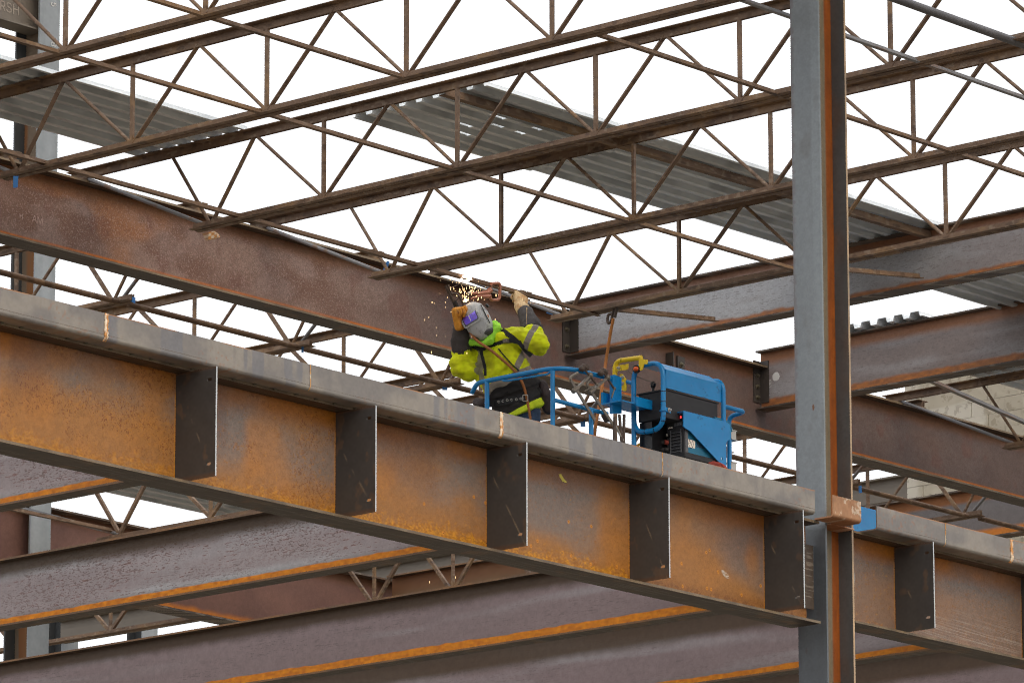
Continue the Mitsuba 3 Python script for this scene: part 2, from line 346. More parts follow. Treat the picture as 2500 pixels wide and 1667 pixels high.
def f_ground(p, n, uv):
    col = mix(c(122, 115, 103), c(104, 97, 87), fbm(p.x * .35, p.y * .35, 1.0, octaves=4))
    return mix(col, c(98, 90, 80), smoothstep(.55, .7, fbm(p.x * 2, p.y * 2, 3.0)) * .5)
def f_weld(p, n, uv):
    return mix(c(214, 150, 84), c(232, 214, 188), smoothstep(.4, .66, noise(p.x * 60, p.z * 40, p.y * 30)))

paint('girder_web_steel', fn=f_girder_web, rough=.55, spec=.35)
paint('pour_stop_steel', fn=f_pour_stop, rough=.42, spec=.5)
paint('stiffener_steel', fn=f_stiff, rough=.5, spec=.4)
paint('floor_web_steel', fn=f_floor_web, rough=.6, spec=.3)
paint('roof_web_steel', fn=f_roof_web, rough=.6, spec=.3)
paint('back_web_steel', fn=f_back_web, rough=.65, spec=.25)
paint('far_web_steel', fn=f_far_web, rough=.65, spec=.25)
paint('far_beam_steel', fn=f_far_beam, rough=.65, spec=.25)
paint('flange_dark', fn=f_flange_dark, rough=.5, spec=.4)
paint('flange_steel', fn=f_flange, rough=.55, spec=.35)
paint('joist_steel', fn=f_joist, rough=.6, spec=.3)
paint('rod_steel', fn=f_rod, rough=.4, spec=.5)
paint('pipe_steel', fn=lambda p, n, uv: mix(c(96, 96, 100), c(76, 76, 80), fbm(p.x * 5, p.y * 5, p.z * 5)), rough=.45)
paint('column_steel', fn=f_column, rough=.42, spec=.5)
paint('column_web_steel', fn=f_column_web, rough=.6, spec=.3)
paint('column_dark_steel', fn=f_column_dark, rough=.5, spec=.4)
paint('deck_steel', fn=f_deck, rough=.38, spec=.6)
paint('cap_steel', fn=f_cap, rough=.6, spec=.3)
paint('block', fn=f_block, rough=.9, spec=.1)
paint('soil', fn=f_ground, rough=.95, spec=.05)
paint('weld_bead', fn=f_weld, rough=.5, spec=.5)
paint('bolt_steel', (104, 98, 84), rough=.35, spec=.6, metal=.5)
paint('bolt_dark', (64, 58, 54), rough=.5, spec=.4)
paint('blue_tape', (58, 122, 190), rough=.5)
paint('chalk', (196, 194, 190), rough=.9, spec=.1)

# ---------------------------------------------------------------- ground
g = trimesh.creation.box((3000, 3000, .02)); g.apply_translation((0, 0, -.01))
put('ground', g, 'soil'); labels['ground'] = {'label': 'bare gravel ground under the steel frame', 'kind': 'structure', 'category': 'ground'}

# ---------------------------------------------------------------- beams and girders
def beam_x(key, x0, x1, yc, zb, zt, bf, tf, tw, web, fl):
    part(key, 'web', boxm(x0, x1, yc - tw / 2, yc + tw / 2, zb + tf, zt - tf), web)
    part(key, 'top_flange', boxm(x0, x1, yc - bf / 2, yc + bf / 2, zt - tf, zt), fl)
    part(key, 'bottom_flange', boxm(x0, x1, yc - bf / 2, yc + bf / 2, zb, zb + tf), fl)
def beam_y(key, xc, y0, y1, zb, zt, bf, tf, tw, web, fl, cope=0.0):
    if cope:
        part(key, 'web', plate_x([(y0, zb + tf), (y1, zb + tf), (y1, zt - tf), (y0, zt - tf)], xc - tw / 2, xc + tw / 2), web)
    else:
        part(key, 'web', boxm(xc - tw / 2, xc + tw / 2, y0, y1, zb + tf, zt - tf), web)
    part(key, 'top_flange', boxm(xc - bf / 2, xc + bf / 2, y0, y1, zt - tf, zt), fl)
    part(key, 'bottom_flange', boxm(xc - bf / 2, xc + bf / 2, y0, y1, zb, zb + tf), fl)

# front group: plate face GY, web centre GW, girder underside GB, pour stop top GT
GY, GW, GB, GT = 22.888, 23.137, 8.634, 9.5008
def stiffener(key, xs, zb=8.652, zt=9.316):
    sh = sg.box(22.797, zb, 23.130, zt)
    slot = lambda y, z: sg.LineString([(y - .011, z), (y + .011, z)]).buffer(.0095, 6)
    sh = sh.difference(slot(22.853, zt - .072)).difference(slot(22.853, zb + .080))
    part(key, 'stiffener', plate_x(sh, xs - .005, xs + .005), 'stiffener_steel')
def pour_stop(key, xs):
    t, r = .009, .024
    y0, zt, zb, yb = GY, GT, 9.3365, 23.15
    o = [(y0 + r - r * math.cos(a), zb + r - r * math.sin(a)) for a in np.linspace(0, math.pi / 2, 7)]
    i = [(y0 + r - (r - t) * math.cos(a), zb + r - (r - t) * math.sin(a)) for a in np.linspace(math.pi / 2, 0, 7)]
    poly = [(y0, zt)] + o + [(yb, zb), (yb, zb + t)] + i + [(y0 + t, zt)]
    for a, b in zip(xs[:-1], xs[1:]):
        part(key, 'pour_stop', plate_x(poly, a + .003, b - .003), 'pour_stop_steel', smooth=25)
def weld_seam(key, x, big=True):
    pts, R = [], np.random.default_rng(int(x * 100))
    for s in np.linspace(0, 1, 16):
        pts.append((x + R.normal(0, .0015), GY - .003, GT - .002 - s * .137))
    pts += [(x, GY + .003, 9.349), (x, GY + .017, 9.338)]
    part(key, 'weld_seam', tube(pts, R.uniform(.006, .0095, len(pts)) if big else .0025, 8), 'weld_bead', smooth=True)
    if big:
        part(key, 'weld_seam', tube([(px + .018, py + .002, pz) for px, py, pz in pts], R.uniform(.003, .0065, len(pts)), 8), 'weld_bead', smooth=True)

gl = thing('front_girder', 'deep rusty front girder on the left of the near column, with five dark stiffener plates', 'girder')
beam_x(gl, 13.0, 29.63, GW, GB, 9.3365, .25, .017, .012, 'girder_web_steel', 'flange_dark')
for xs in [17.9, 19.4] + STIFF_X[:5]: stiffener(gl, xs)
seams_l = [at(257, 800, Y=GY)[0], at(1222, 1040, Y=GY)[0]]
thin_l = [at(757, 920, Y=GY)[0], at(1617, 1120, Y=GY)[0]]
pour_stop(gl, [13.0, 19.0] + sorted(seams_l + thin_l) + [at(1990, 1200, Y=GY)[0]])
for s in seams_l: weld_seam(gl, s)
for s in thin_l: weld_seam(gl, s, False)
# short welds that hold the pour stop to the flange edge
for k in range(46):
    xw = 21.6 + k * .177 + rng.uniform(-.017, .017)
    part(gl, 'tack_weld', boxm(xw, xw + .025, 23.001, 23.0118, 9.326, 9.3365), 'bolt_steel')
# the bolted shear tab at the column
part(gl, 'shear_tab', boxm(29.46, 29.69, 23.113, 23.124, 8.75, 9.19), 'flange_steel')
for k in range(6): part(gl, 'bolt', hexbolt((29.53, 23.112, 8.79 + k * .07), (0, -1, 0), .016, .012), 'bolt_dark')

gr = thing('front_girder', 'shallower brown front girder on the right of the near column, bearing a pale chalk spot', 'girder')
beam_x(gr, 30.03, 42.0, GW, 8.70, 9.3365, .225, .015, .011, 'girder_web_steel', 'flange_dark')
for xs in STIFF_X[5:] + [33.53, 34.94]: stiffener(gr, xs, 8.717, 9.318)
thin_r, seam_r = at(2308, 1310, Y=GY)[0], at(2468, 1340, Y=GY)[0]
x_r0 = at(2140, 1236, Y=GY)[0]
pour_stop(gr, [x_r0, thin_r, seam_r, 36.1, 42.0])
weld_seam(gr, seam_r); weld_seam(gr, thin_r, False)

# the near column
def column(key, xc, yc, z0, z1, d, bf, tf, tw, mats, along='x'):
    if along == 'x':      # flanges face -x and +x
        part(key, 'flange', boxm(xc - d / 2, xc - d / 2 + tf, yc - bf / 2, yc + bf / 2, z0, z1), mats[0])
        part(key, 'flange', boxm(xc + d / 2 - tf, xc + d / 2, yc - bf / 2, yc + bf / 2, z0, z1), mats[2])
        part(key, 'web', boxm(xc - d / 2 + tf, xc + d / 2 - tf, yc - tw / 2, yc + tw / 2, z0, z1), mats[1])
    else:
        part(key, 'flange', boxm(xc - bf / 2, xc + bf / 2, yc - d / 2, yc - d / 2 + tf, z0, z1), mats[0])
        part(key, 'flange', boxm(xc - bf / 2, xc + bf / 2, yc + d / 2 - tf, yc + d / 2, z0, z1), mats[2])
        part(key, 'web', boxm(xc - tw / 2, xc + tw / 2, yc - d / 2 + tf, yc + d / 2 - tf, z0, z1), mats[1])
nc = thing('steel_column', 'tall near column right of the lift, grey flange and bright orange rust stripe', 'column')
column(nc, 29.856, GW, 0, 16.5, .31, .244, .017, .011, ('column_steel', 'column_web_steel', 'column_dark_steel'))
cap = thing('closure_plate', 'short rusty bent plate wrapped over the front of the near column', 'bent plate')
t, y0 = .010, 22.85
o = [(y0 + .025 - .025 * math.cos(a), 9.339 + .025 - .025 * math.sin(a)) for a in np.linspace(0, math.pi / 2, 7)]
i_ = [(y0 + .025 - .015 * math.cos(a), 9.339 + .025 - .015 * math.sin(a)) for a in np.linspace(math.pi / 2, 0, 7)]
part(cap, 'face', plate_x([(y0, 9.488)] + o + [(23.013, 9.339), (23.013, 9.349)] + i_ + [(y0 + t, 9.488)], at(2034, 1215, Y=y0)[0], at(2102, 1230, Y=y0)[0]), 'cap_steel', smooth=25)
part(cap, 'bottom_leg', boxm(29.72, 29.99, 22.99, 23.13, 9.329, 9.338), 'cap_steel')

# floor beams behind the front girder, every second stiffener
FLOOR = [('rusty grey floor beam nearest the left edge, meeting the front girder under its first stiffener plate', 23.568),
         ('heavily pitted grey floor beam crossing the lower left, below the first one', 26.39),
         ('mauve floor beam with a bright orange lower edge, third down from the front girder', 29.162),
         ('mauve floor beam along the bottom edge, just below the one with the bright orange stripe', 31.31),
         ('mauve floor beam in the bottom right corner under the right-hand girder', 33.76)]
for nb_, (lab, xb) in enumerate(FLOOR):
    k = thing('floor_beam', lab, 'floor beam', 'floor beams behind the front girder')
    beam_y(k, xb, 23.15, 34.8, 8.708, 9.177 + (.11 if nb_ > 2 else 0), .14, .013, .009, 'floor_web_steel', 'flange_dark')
    part(k, 'clip_plate', boxm(xb - .085, xb - .005, 23.146, 23.155, 8.77, 9.10), 'bolt_dark')

# the long roof girder that carries the joists
YA = 32.11
ag = thing('roof_girder', 'long reddish brown roof girder behind the welder, left edge to lower right', 'girder')
beam_x(ag, 14.0, 60.0, YA, 13.04, 13.685, .22, .018, .012, 'back_web_steel', 'flange_dark')
# roof beams R1 and R2 on the near side
r1 = thing('roof_beam', 'grey roof beam behind the lowest joist, running up to the right past the column', 'roof beam')
beam_y(r1, 37.72, 19.0, YA - .02, 13.295, 13.80, .17, .014, .01, 'roof_web_steel', 'flange_steel')
r2 = thing('roof_beam', 'mauve roof beam right of the near column carrying a ribbed deck end', 'roof beam')
beam_y(r2, 40.47, 19.0, YA - .02, 13.27, 13.83, .17, .014, .01, 'roof_web_steel', 'flange_steel')
for k, xb, nb in ((r1, 37.72, 3), (r2, 40.47, 4)):
    part(k, 'clip_angle', sweep(flip(L_SHAPE(.1, .01), -1, -1), (xb - .006, YA - .006, 13.345), (xb - .006, YA - .006, 13.735), up=(0, 1, 0)) if False else cat([boxm(xb - .016, xb - .006, YA - .115, YA - .016, 13.34, 13.74), boxm(xb - .11, xb - .006, YA - .017, YA - .007, 13.34, 13.74)]), 'bolt_dark')
    for j in range(nb):
        part(k, 'bolt', hexbolt((xb - .062, YA - .018, 13.39 + j * .34 / (nb - 1) * .92), (0, -1, 0), .017), 'bolt_steel')
fp = thing('shear_plate', 'bolted dark shear plate standing on the roof girder above the blue console', 'shear plate')
xf = at(1650, 850, Y=YA)[0]
part(fp, 'plate', cat([boxm(xf - .01, xf + .09, YA - .03, YA - .008, 13.12, 13.58), boxm(xf - .16, xf - .15, YA - .1, YA - .01, 13.07, 13.58)]), 'bolt_dark')
for j in range(4): part(fp, 'bolt', hexbolt((xf + .04, YA - .032, 13.2 + j * .1), (0, -1, 0), .02), 'bolt_steel')

# the girder and column of the next row
fc = thing('steel_column', 'distant column at the left edge with a pale grey front flange', 'column')
column(fc, at(116, 400, Y=42)[0], 42.19, 0, 24.0, .37, .30, .022, .014, ('far_flange', 'far_column_web', 'column_dark_far'), along='y')
paint('far_flange', fn=lambda p, n, uv: mix(c(140, 146, 150), c(118, 124, 128), fbm(p.x * 9, p.z * .8, 1.0)) * grain(p.x, p.z, 40, .1), rough=.5)
paint('far_grey', fn=lambda p, n, uv: mix(c(116, 108, 98), c(92, 84, 76), fbm(p.x * 3, p.z * 5, 1.0)) * grain(p.x, p.z, 40, .1), rough=.6)
paint('dim_brown', fn=lambda p, n, uv: mix(mix(c(104, 92, 68), c(84, 72, 54), fbm(p.y * 3 + p.x, p.z * 5, 1.0)), c(120, 70, 34), smoothstep(13.45, 13.7, p.z) * .7), rough=.7)
paint('column_dark_far', (58, 60, 62), rough=.6)
def f_far_column(p, n, uv):
    col = mix(c(120, 106, 92), c(96, 82, 66), fbm(p.y * 5, p.z * .9, 1.0))
    return mix(col, c(130, 80, 38), smoothstep(.5, .7, fbm(p.y * 8 + 2, p.z * .5, 3.0)) * .7)
paint('far_column_web', fn=f_far_column, rough=.7, spec=.2)
fg = thing('far_girder', 'far reddish girder glimpsed between the two lower left floor beams', 'girder')
beam_x(fg, 24.0, 60.0, 42.19, 12.955, 13.79, .26, .02, .014, 'far_web_steel', 'flange_steel')
ub = thing('upper_girder', 'grey upper girder in the top left corner framing into the distant column', 'girder')
beam_x(ub, 34.0, at(116, 400, Y=42)[0] - .012, 42.19, 18.97, 19.72, .24, .018, .012, 'far_grey', 'far_grey')
fb = thing('far_roof_beam', 'far grey roof beam with an orange top band seen at the right edge below the roof girder', 'roof beam')
beam_y(fb, 46.72, YA + .02, 42.0, 13.25, 13.80, .17, .016, .01, 'far_beam_steel', 'flange_steel')

# ---------------------------------------------------------------- open-web roof joists
def joist(x, name, label, group, side=-1, dz=0.0, far_end=19.0):
    zb, zt = 13.055, 13.775          # underside of the bottom chord, top of the top chord
    key = thing(name, label, 'bar joist', group)
    tr = T().translate([x, 0, dz])
    def p(n, meshes, mat='joist_steel', smooth=False):
        k = free(f'{key}__{n}')
        cache = (n, side, str(meshes))
        if cache not in PLY: PLY[cache] = mikit.ply(cat([f(*a) for f, a in meshes]) if len(meshes) > 1 else meshes[0][0](*meshes[0][1]), mat, smooth=smooth)
        scene[k] = {**PLY[cache], 'to_world': tr}
    t, gap = .006, .011
    for n, z, sy, a in (('top_chord', zt, -1, YA - side * .09), ('bottom_chord', zb, 1, JB[side][0])):
        e, leg = far_end, (.064 if n == 'top_chord' else .055)
        lo, hi = min(a, e), max(a, e)
        p(n, [(sweep, (tuple(flip([(u + gap, w) for u, w in L_SHAPE(leg, t)], 1, sy)), (0, hi, z), (0, lo, z))),
              (sweep, (tuple(flip([(u + gap, w) for u, w in L_SHAPE(leg, t)], -1, sy)), (0, hi, z), (0, lo, z)))])
    ZB_, ZT_ = zb + .03, zt - .03
    bots, tops = JB[side][1], JB[side][2]
    lim = (lambda y: y > far_end + .1) if side < 0 else (lambda y: y < far_end - .1)
    seq = [('t', tops[0]), ('b', bots[0])]
    for i in range(1, len(bots)):
        seq += [('t', tops[i]), ('b', bots[i])]
    Z = {'t': ZT_, 'b': ZB_}
    for (k0, y0), (k1, y1) in zip(seq[:-1], seq[1:]):
        if not (lim(y0) and lim(y1)): break
        A, B = (0, y0, Z[k0]), (0, y1, Z[k1])
        if k0 == 't':
            p('diagonal', [(tube, ([A, B], .0145, 8))], smooth=40)
        else:
            p('diagonal', [(sweep, (tuple([(u - .019, w - .019) for u, w in L_SHAPE(.040, .007)]), A, B))])
    for b in bots[1:]:
        if lim(b): p('vertical', [(bar, ((0, b, ZB_), (0, b, ZT_), .027, .027, (1, 0, 0)))])
    s = YA + side * .09 * -1 * 0 - side * 0
    p('end_rod', [(tube, ([(0, YA + side * .10, 13.70), (0, JB[side][0] - side * -.13, 13.085)], .0165, 10))], 'rod_steel', 40)
    p('seat', [(boxm, (-.05, .05, YA - .085, YA + .085, 13.687, 13.71))])
    return key
PLY = {}
NB = [30.62, 29.38] + [27.97 - 1.4 * k for k in range(9)]
NT = [31.07, 30.14] + [28.69 - 1.4 * k for k in range(9)]
FBn = [33.05] + [34.24 + 1.4 * k for k in range(5)] + [41.1]
FTn = [32.59] + [33.56] + [34.95 + 1.4 * k for k in range(5)]
JB = {-1: (30.80, NB, NT), 1: (32.82, FBn, FTn)}
JX = [24.9, 27.29, 29.39, 31.53, 33.66, 35.95]
JL = ['brown bar joist beyond the top left corner, its webs cut off by the frame', 'brown bar joist crossing the top left corner, highest of the row on the left',
      'brown bar joist whose lower chord starts at the left edge above the blue tape', 'brown bar joist whose lower chord ends above the little torn angle on the girder',
      'brown bar joist whose lower chord ends just left of the sparks', 'brown bar joist whose lower chord crosses in front of the grey roof beam']
GJ = 'bar joists on the near side of the roof girder'
for x, l in zip(JX[1:], JL[1:]): joist(x, 'bar_joist', l, GJ, -1, .05 if x > 35 else 0.0, 18.5)
joist(42.55, 'bar_joist', 'brown bar joist at the right edge in front of the block wall', GJ, -1, 0.0, 24.0)
FX = [30.7, 32.87, 35.07, 37.03, 38.93, 40.9, 42.9, 44.9]
FL = ['brown far joist hidden behind the left end of the front girder', 'brown far joist whose lower chord ends in blue tape above the first weld seam', 'brown far joist whose lower chord ends between the tapes, second from the left',
      'brown far joist whose lower chord ends just left of the welder', 'brown far joist whose lower chord ends behind the hanging bar clamps', 'brown far joist right of the blue lift basket', 'brown far joist ending behind the near column',
      'brown far joist with its lower chord end below the roof girder at the right']
for x, l in zip(FX, FL): joist(x, 'far_joist', l, 'bar joists on the far side of the roof girder', 1, 0.0, 37.3)

# bridging: angles and pipes between the joists
def bridging(x0, x1, y, z, label, kind='angle', r=.026):
    k = thing('bridging_bar' if kind != 'pipe' else 'bridging_pipe', label, 'bridging', 'bridging between the joists')
    if kind == 'angle':
        put(k, sweep(L_SHAPE(.042, .005), (x0, y, z), (x1, y, z)), 'joist_steel')
    elif kind == 'pale':
        put(k, sweep(L_SHAPE(.038, .005), (x0, y, z), (x1, y, z)), 'rod_steel')
    else:
        put(k, tube([(x0, y, z), (x1, y, z)], r, 14), 'joist_steel' if r < .03 else 'pipe_steel', smooth=40)
ROWS = [(30.33, 'row nearest the roof girder'), (28.01, 'second row out from the roof girder')]
nm = ['the far left pair of joists', 'the first and second joists', 'the second and third joists', 'the third and fourth joists', 'the fourth and fifth joists']
for a, b, l in zip(JX[:-1], JX[1:], nm):
    bridging(a + .07, b - .02, 28.01, 13.055, f'slim brown bridging angle between {l}, second row out')
    if a > 26: bridging(a + .07, b + .05, 30.33, 13.085, f'brown bridging angle between {l}, row along the roof girder' if a < 33 else 'brown bridging angle being welded above the helmet, held by the copper coloured clamp')
for a, b, l in zip(JX[:2], JX[1:3], nm): bridging(a + .05, b - .05, 26.57, 13.05, f'thicker brown bridging angle at the top left between {l}')
for a, b, l in list(zip(JX, JX[1:], nm))[2:]: bridging(a + .05, b - .05, 24.8, 13.05, f'brown bridging angle at the top between {l}, third row out')
for a, b, l in list(zip(JX, JX[1:], nm))[2:4]: bridging(a + .05, b - .05, 23.5, 13.05, f'thin pale bridging angle at the top right between {l}', 'pale')
bridging(JX[2] + .05, JX[3] + .4, 22.66, 13.06, 'dark round pipe crossing the top right corner', 'pipe', .031)
for a, b in zip(FX[:-1], FX[1:]):
    bridging(a + .08, b - .03, 32.96, 13.06, f'brown round pipe under the roof girder, from the far joist at {"the left edge" if a < 32 else "the first tape" if a < 34 else "the second tape" if a < 36 else "the welder" if a < 38 else "the clamps" if a < 40 else "the lift" if a < 42 else "the near column"} rightwards', 'pipe', .0255)
bridging(44.98, 52, 32.9, 13.05, 'brown round pipe leaving the right edge below the roof girder', 'pipe', .0255)
bridging(38.3, 39.86, 40.06, 13.09, 'rusty bridging angle in the gap below the first floor beam, beside the distant column')
ta = thing('deck_angle', 'long rusty angle under the second strip of roof deck', 'steel angle')
put(ta, sweep(flip(L_SHAPE(.06, .006), -1, 1), (31.6, 28.16, 13.715), (37.7, 28.02, 13.715)), 'joist_steel')

# kicker braces from the joist to the roof beam, and the sloping brace at the right
for (u0, v0), (u1, v1), lab in (((1470, 758), (1746, 786), 'flat brown kicker brace left of the near column, joist to roof beam'), ((2010, 660), (2245, 681), 'flat tan kicker brace right of the near column, joist to roof beam')):
    a, b = at(u0, v0, X=35.99), at(u1, v1, X=37.64)
    put(thing('kicker_brace', lab, 'brace'), sweep(L_SHAPE(.045, .006), a, b), 'joist_steel')
put(thing('sloping_brace', 'grey sloping brace between the right-hand roof beam and the block wall joist', 'brace'), sweep(L_SHAPE(.05, .006), at(2225, 915, X=40.5), at(2530, 1050, X=42.5)), 'rod_steel')

# ---------------------------------------------------------------- roof deck sheets
def deck(x0, x1, y0, y1, z, label, holes=()):
    pitch, cr, sl, hgt, t = .186, .092, .016, .048, .003
    n = max(1, int(round((y1 - y0) / pitch))); pt = (y1 - y0) / n
    line, crests = [(y0, 0)], []
    for k in range(n):
        b = y0 + k * pt
        line += [(b + .03, 0), (b + .03 + sl, hgt), (b + .03 + sl + cr, hgt), (b + .03 + 2 * sl + cr, 0)]
    line.append((y1, 0))
    strip = lambda L: sg.LineString(L).buffer(t / 2, cap_style=2, join_style=2)
    key = thing('deck_sheet', label, 'roof deck', 'ribbed roof deck sheets')
    cuts = sorted(holes)
    meshes, xs = [], x0
    full = strip([(y, z + t + w) for y, w in line])
    for a, b, ks in cuts:
        meshes.append(plate_x(full, xs, a))
        skip = [sg.box(y0 + k * pt + .155, z - .1, y0 + k * pt + .155 + pt * .32, z + .2) for k in ks]
        rest = full
        for s in skip: rest = rest.difference(s)
        for g in getattr(rest, 'geoms', [rest]): meshes.append(plate_x(g, a, b))
        xs = b
    meshes.append(plate_x(full, xs, x1))
    put(key, cat(meshes), 'deck_steel')
    return key
deck(22.0, 31.55, 30.20, 31.42, 13.78, 'grey ribbed roof deck strip at the upper left, lying across the joists')
deck(31.80, 33.95, 27.90, 29.32, 13.78, 'grey ribbed roof deck sheet pierced by bright slots, in the upper middle', [(32.45, 32.62, (2, 4)), (32.66, 32.80, (1, 3, 5)), (32.95, 33.06, (2, 3))])
deck(33.9, 40.45, 27.90, 29.32, 13.795, 'dark ribbed roof deck sheet running down to the near column')
deck(40.3, 46.5, 30.07, 31.2, 13.834, 'ribbed roof deck sheet with its toothed end showing right of the near column')
deck(30.0, 44.0, 40.3, 41.05, 13.78, 'grey ribbed deck strip in the gap below the front girder')


# ---------------------------------------------------------------- the next bay, glimpsed through the gaps below
RX = 39.85
rjp = lambda x, y: at(300 + x / 6.92, 1190 + y / 6.92, X=RX)
rj = thing('rear_joist', 'thin brown joist webs in the gap left of the pitted floor beam', 'bar joist')
zt2 = 13.76
part(rj, 'top_chord', cat([boxm(RX + .01, RX + .066, 33.8, 42.2, zt2 - .006, zt2), boxm(RX + .01, RX + .016, 33.8, 42.2, zt2 - .06, zt2 - .006), boxm(RX - .066, RX - .01, 33.8, 42.2, zt2 - .006, zt2), boxm(RX - .016, RX - .01, 33.8, 42.2, zt2 - .06, zt2 - .006)]), 'joist_steel')
part(rj, 'bottom_chord', cat([boxm(RX + .01, RX + .06, 33.8, 40.25, 13.0, 13.006), boxm(RX + .01, RX + .016, 33.8, 40.25, 13.006, 13.05), boxm(RX - .06, RX - .01, 33.8, 40.25, 13.0, 13.006), boxm(RX - .016, RX - .01, 33.8, 40.25, 13.006, 13.05)]), 'joist_steel')
nd = (RX, 39.93, 13.05)
part(rj, 'end_rod', tube([nd, (RX, 42.0, 13.72)], .02, 8), 'rod_steel', 40)
for a, b in ((nd, (RX, 40.42, zt2 - .03)), (nd, (RX, 39.42, zt2 - .03)), ((RX, 38.65, 13.05), (RX, 39.42, zt2 - .03)), ((RX, 38.65, 13.05), (RX, 37.95, zt2 - .03))):
    part(rj, 'diagonal', bar(a, b, .034, .034, (1, 0, 0)), 'joist_steel')
part(rj, 'vertical', bar((RX, 38.65, 13.05), (RX, 38.65, zt2 - .03), .03, .03, (1, 0, 0)), 'joist_steel')
QX = 44.0
qj = thing('rear_joist', 'small joist webs in the dim gap above the orange striped floor beam', 'bar joist')
part(qj, 'bottom_chord', cat([boxm(QX + .01, QX + .06, 37.4, 40.35, 12.90, 12.906), boxm(QX + .01, QX + .016, 37.4, 40.35, 12.906, 12.95), boxm(QX - .06, QX - .01, 37.4, 40.35, 12.90, 12.906), boxm(QX - .016, QX - .01, 37.4, 40.35, 12.906, 12.95)]), 'joist_steel')
part(qj, 'top_chord', boxm(QX - .06, QX + .06, 37.0, 42.0, 13.6, 13.66), 'joist_steel')
for yb_ in (37.96, 39.09, 40.22):
    part(qj, 'diagonal', bar((QX, yb_, 12.93), (QX, yb_ + .57, 13.62), .036, .036, (1, 0, 0)), 'joist_steel')
    part(qj, 'diagonal', bar((QX, yb_, 12.93), (QX, yb_ - .56, 13.62), .036, .036, (1, 0, 0)), 'joist_steel')
    part(qj, 'vertical', bar((QX, yb_, 12.93), (QX, yb_, 13.62), .03, .03, (1, 0, 0)), 'joist_steel')
SX = 43.65
sj = thing('rear_joist', 'small distant joist below the pitted floor beam at the lower left', 'bar joist')
part(sj, 'bottom_chord', cat([boxm(SX + .01, SX + .06, 42.4, 52, 13.02, 13.026), boxm(SX + .01, SX + .016, 42.4, 52, 13.026, 13.07), boxm(SX - .06, SX - .01, 42.4, 52, 13.02, 13.026), boxm(SX - .016, SX - .01, 42.4, 52, 13.026, 13.07)]), 'joist_steel')
part(sj, 'top_chord', boxm(SX - .06, SX + .06, 42.0, 52, 13.7, 13.76), 'joist_steel')
for k in range(5):
    yb_ = 43.86 + 1.5 * k
    part(sj, 'diagonal', bar((SX, yb_, 13.05), (SX, yb_ + .72, 13.72), .036, .036, (1, 0, 0)), 'joist_steel')
    part(sj, 'diagonal', bar((SX, yb_, 13.05), (SX, yb_ - .72, 13.72), .036, .036, (1, 0, 0)), 'joist_steel')
    part(sj, 'vertical', bar((SX, yb_, 13.05), (SX, yb_, 13.72), .03, .03, (1, 0, 0)), 'joist_steel')
for (u, v), lab in (((153, 1545), 'distant grey post right of the far column at the lower left'), ((348, 1506), 'second distant grey post below the pitted floor beam')):
    q = at(u, v, Y=58.0)
    k = thing('distant_post', lab, 'post')
    part(k, 'flange', boxm(q[0] - .16, q[0] + .16, 57.84, 57.86, 0, 18.2), 'far_flange')
    part(k, 'web', boxm(q[0] - .01, q[0] + .01, 57.86, 58.14, 0, 18.2), 'column_dark_far')
    part(k, 'flange', boxm(q[0] - .16, q[0] + .16, 58.14, 58.16, 0, 18.2), 'column_dark_far')
q0 = at(125, 1528, Y=57.8)
db = thing('distant_beam', 'distant grey beam joining the small posts at the lower left', 'beam')
zq = at(240, 1500, X=q0[0] + .2)[2]
part(db, 'beam', cat([boxm(q0[0] + .1, q0[0] + .3, 40.5, 57.8, zq - .02, zq), boxm(q0[0] + .19, q0[0] + .21, 40.5, 57.8, zq - .3, zq - .02), boxm(q0[0] + .1, q0[0] + .3, 40.5, 57.8, zq - .32, zq - .3)]), 'far_grey')
# behind the gap between the pitted beam and the one with the orange stripe
q = at(1050, 1387, Z=13.8)
fb2 = thing('far_roof_beam', 'dim brown roof beam deep in the gap above the orange striped floor beam', 'roof beam')
beam_y(fb2, q[0] + .1, 36.4, 42.0, 12.6, 13.8, .2, .016, .01, 'dim_brown', 'flange_dark')
part(fb2, 'cross_web', boxm(q[0] + .12, q[0] + 6.5, 41.0, 41.02, 12.5, 13.7), 'dim_brown')
deck(q[0] - .6, q[0] + 3, 36.2, 38.0, 13.84, 'dim roof deck deep in the gap above the orange striped floor beam')

# ---------------------------------------------------------------- block wall behind
wl = thing('block_wall', 'beige concrete block wall behind the joists at the right edge', 'wall')
xw = 50.0
yl = at(2212, 1040, X=xw)[1]
ztop = at(2240, 935, X=xw)[2]
part(wl, 'mortar', boxm(xw + .012, xw + .25, yl - 9, yl, 8.0, ztop - .002), 'block')
bh, bw = .17, .46
for r in range(18):
    for q in range(12):
        y1 = yl - q * bw - (bw / 2 if r % 2 else 0)
        y0_, z1 = y1 - bw + .004, ztop - r * bh
        off = rng.uniform(-.008, .008)
        part(wl, 'block', boxm(xw + off, xw + .1, y0_, min(y1, yl), z1 - bh + .004, z1), 'block')
    if r % 2: part(wl, 'block', boxm(xw, xw + .1, yl - bw / 2 + .012, yl, ztop - r * bh - bh + .01, ztop - r * bh), 'block')

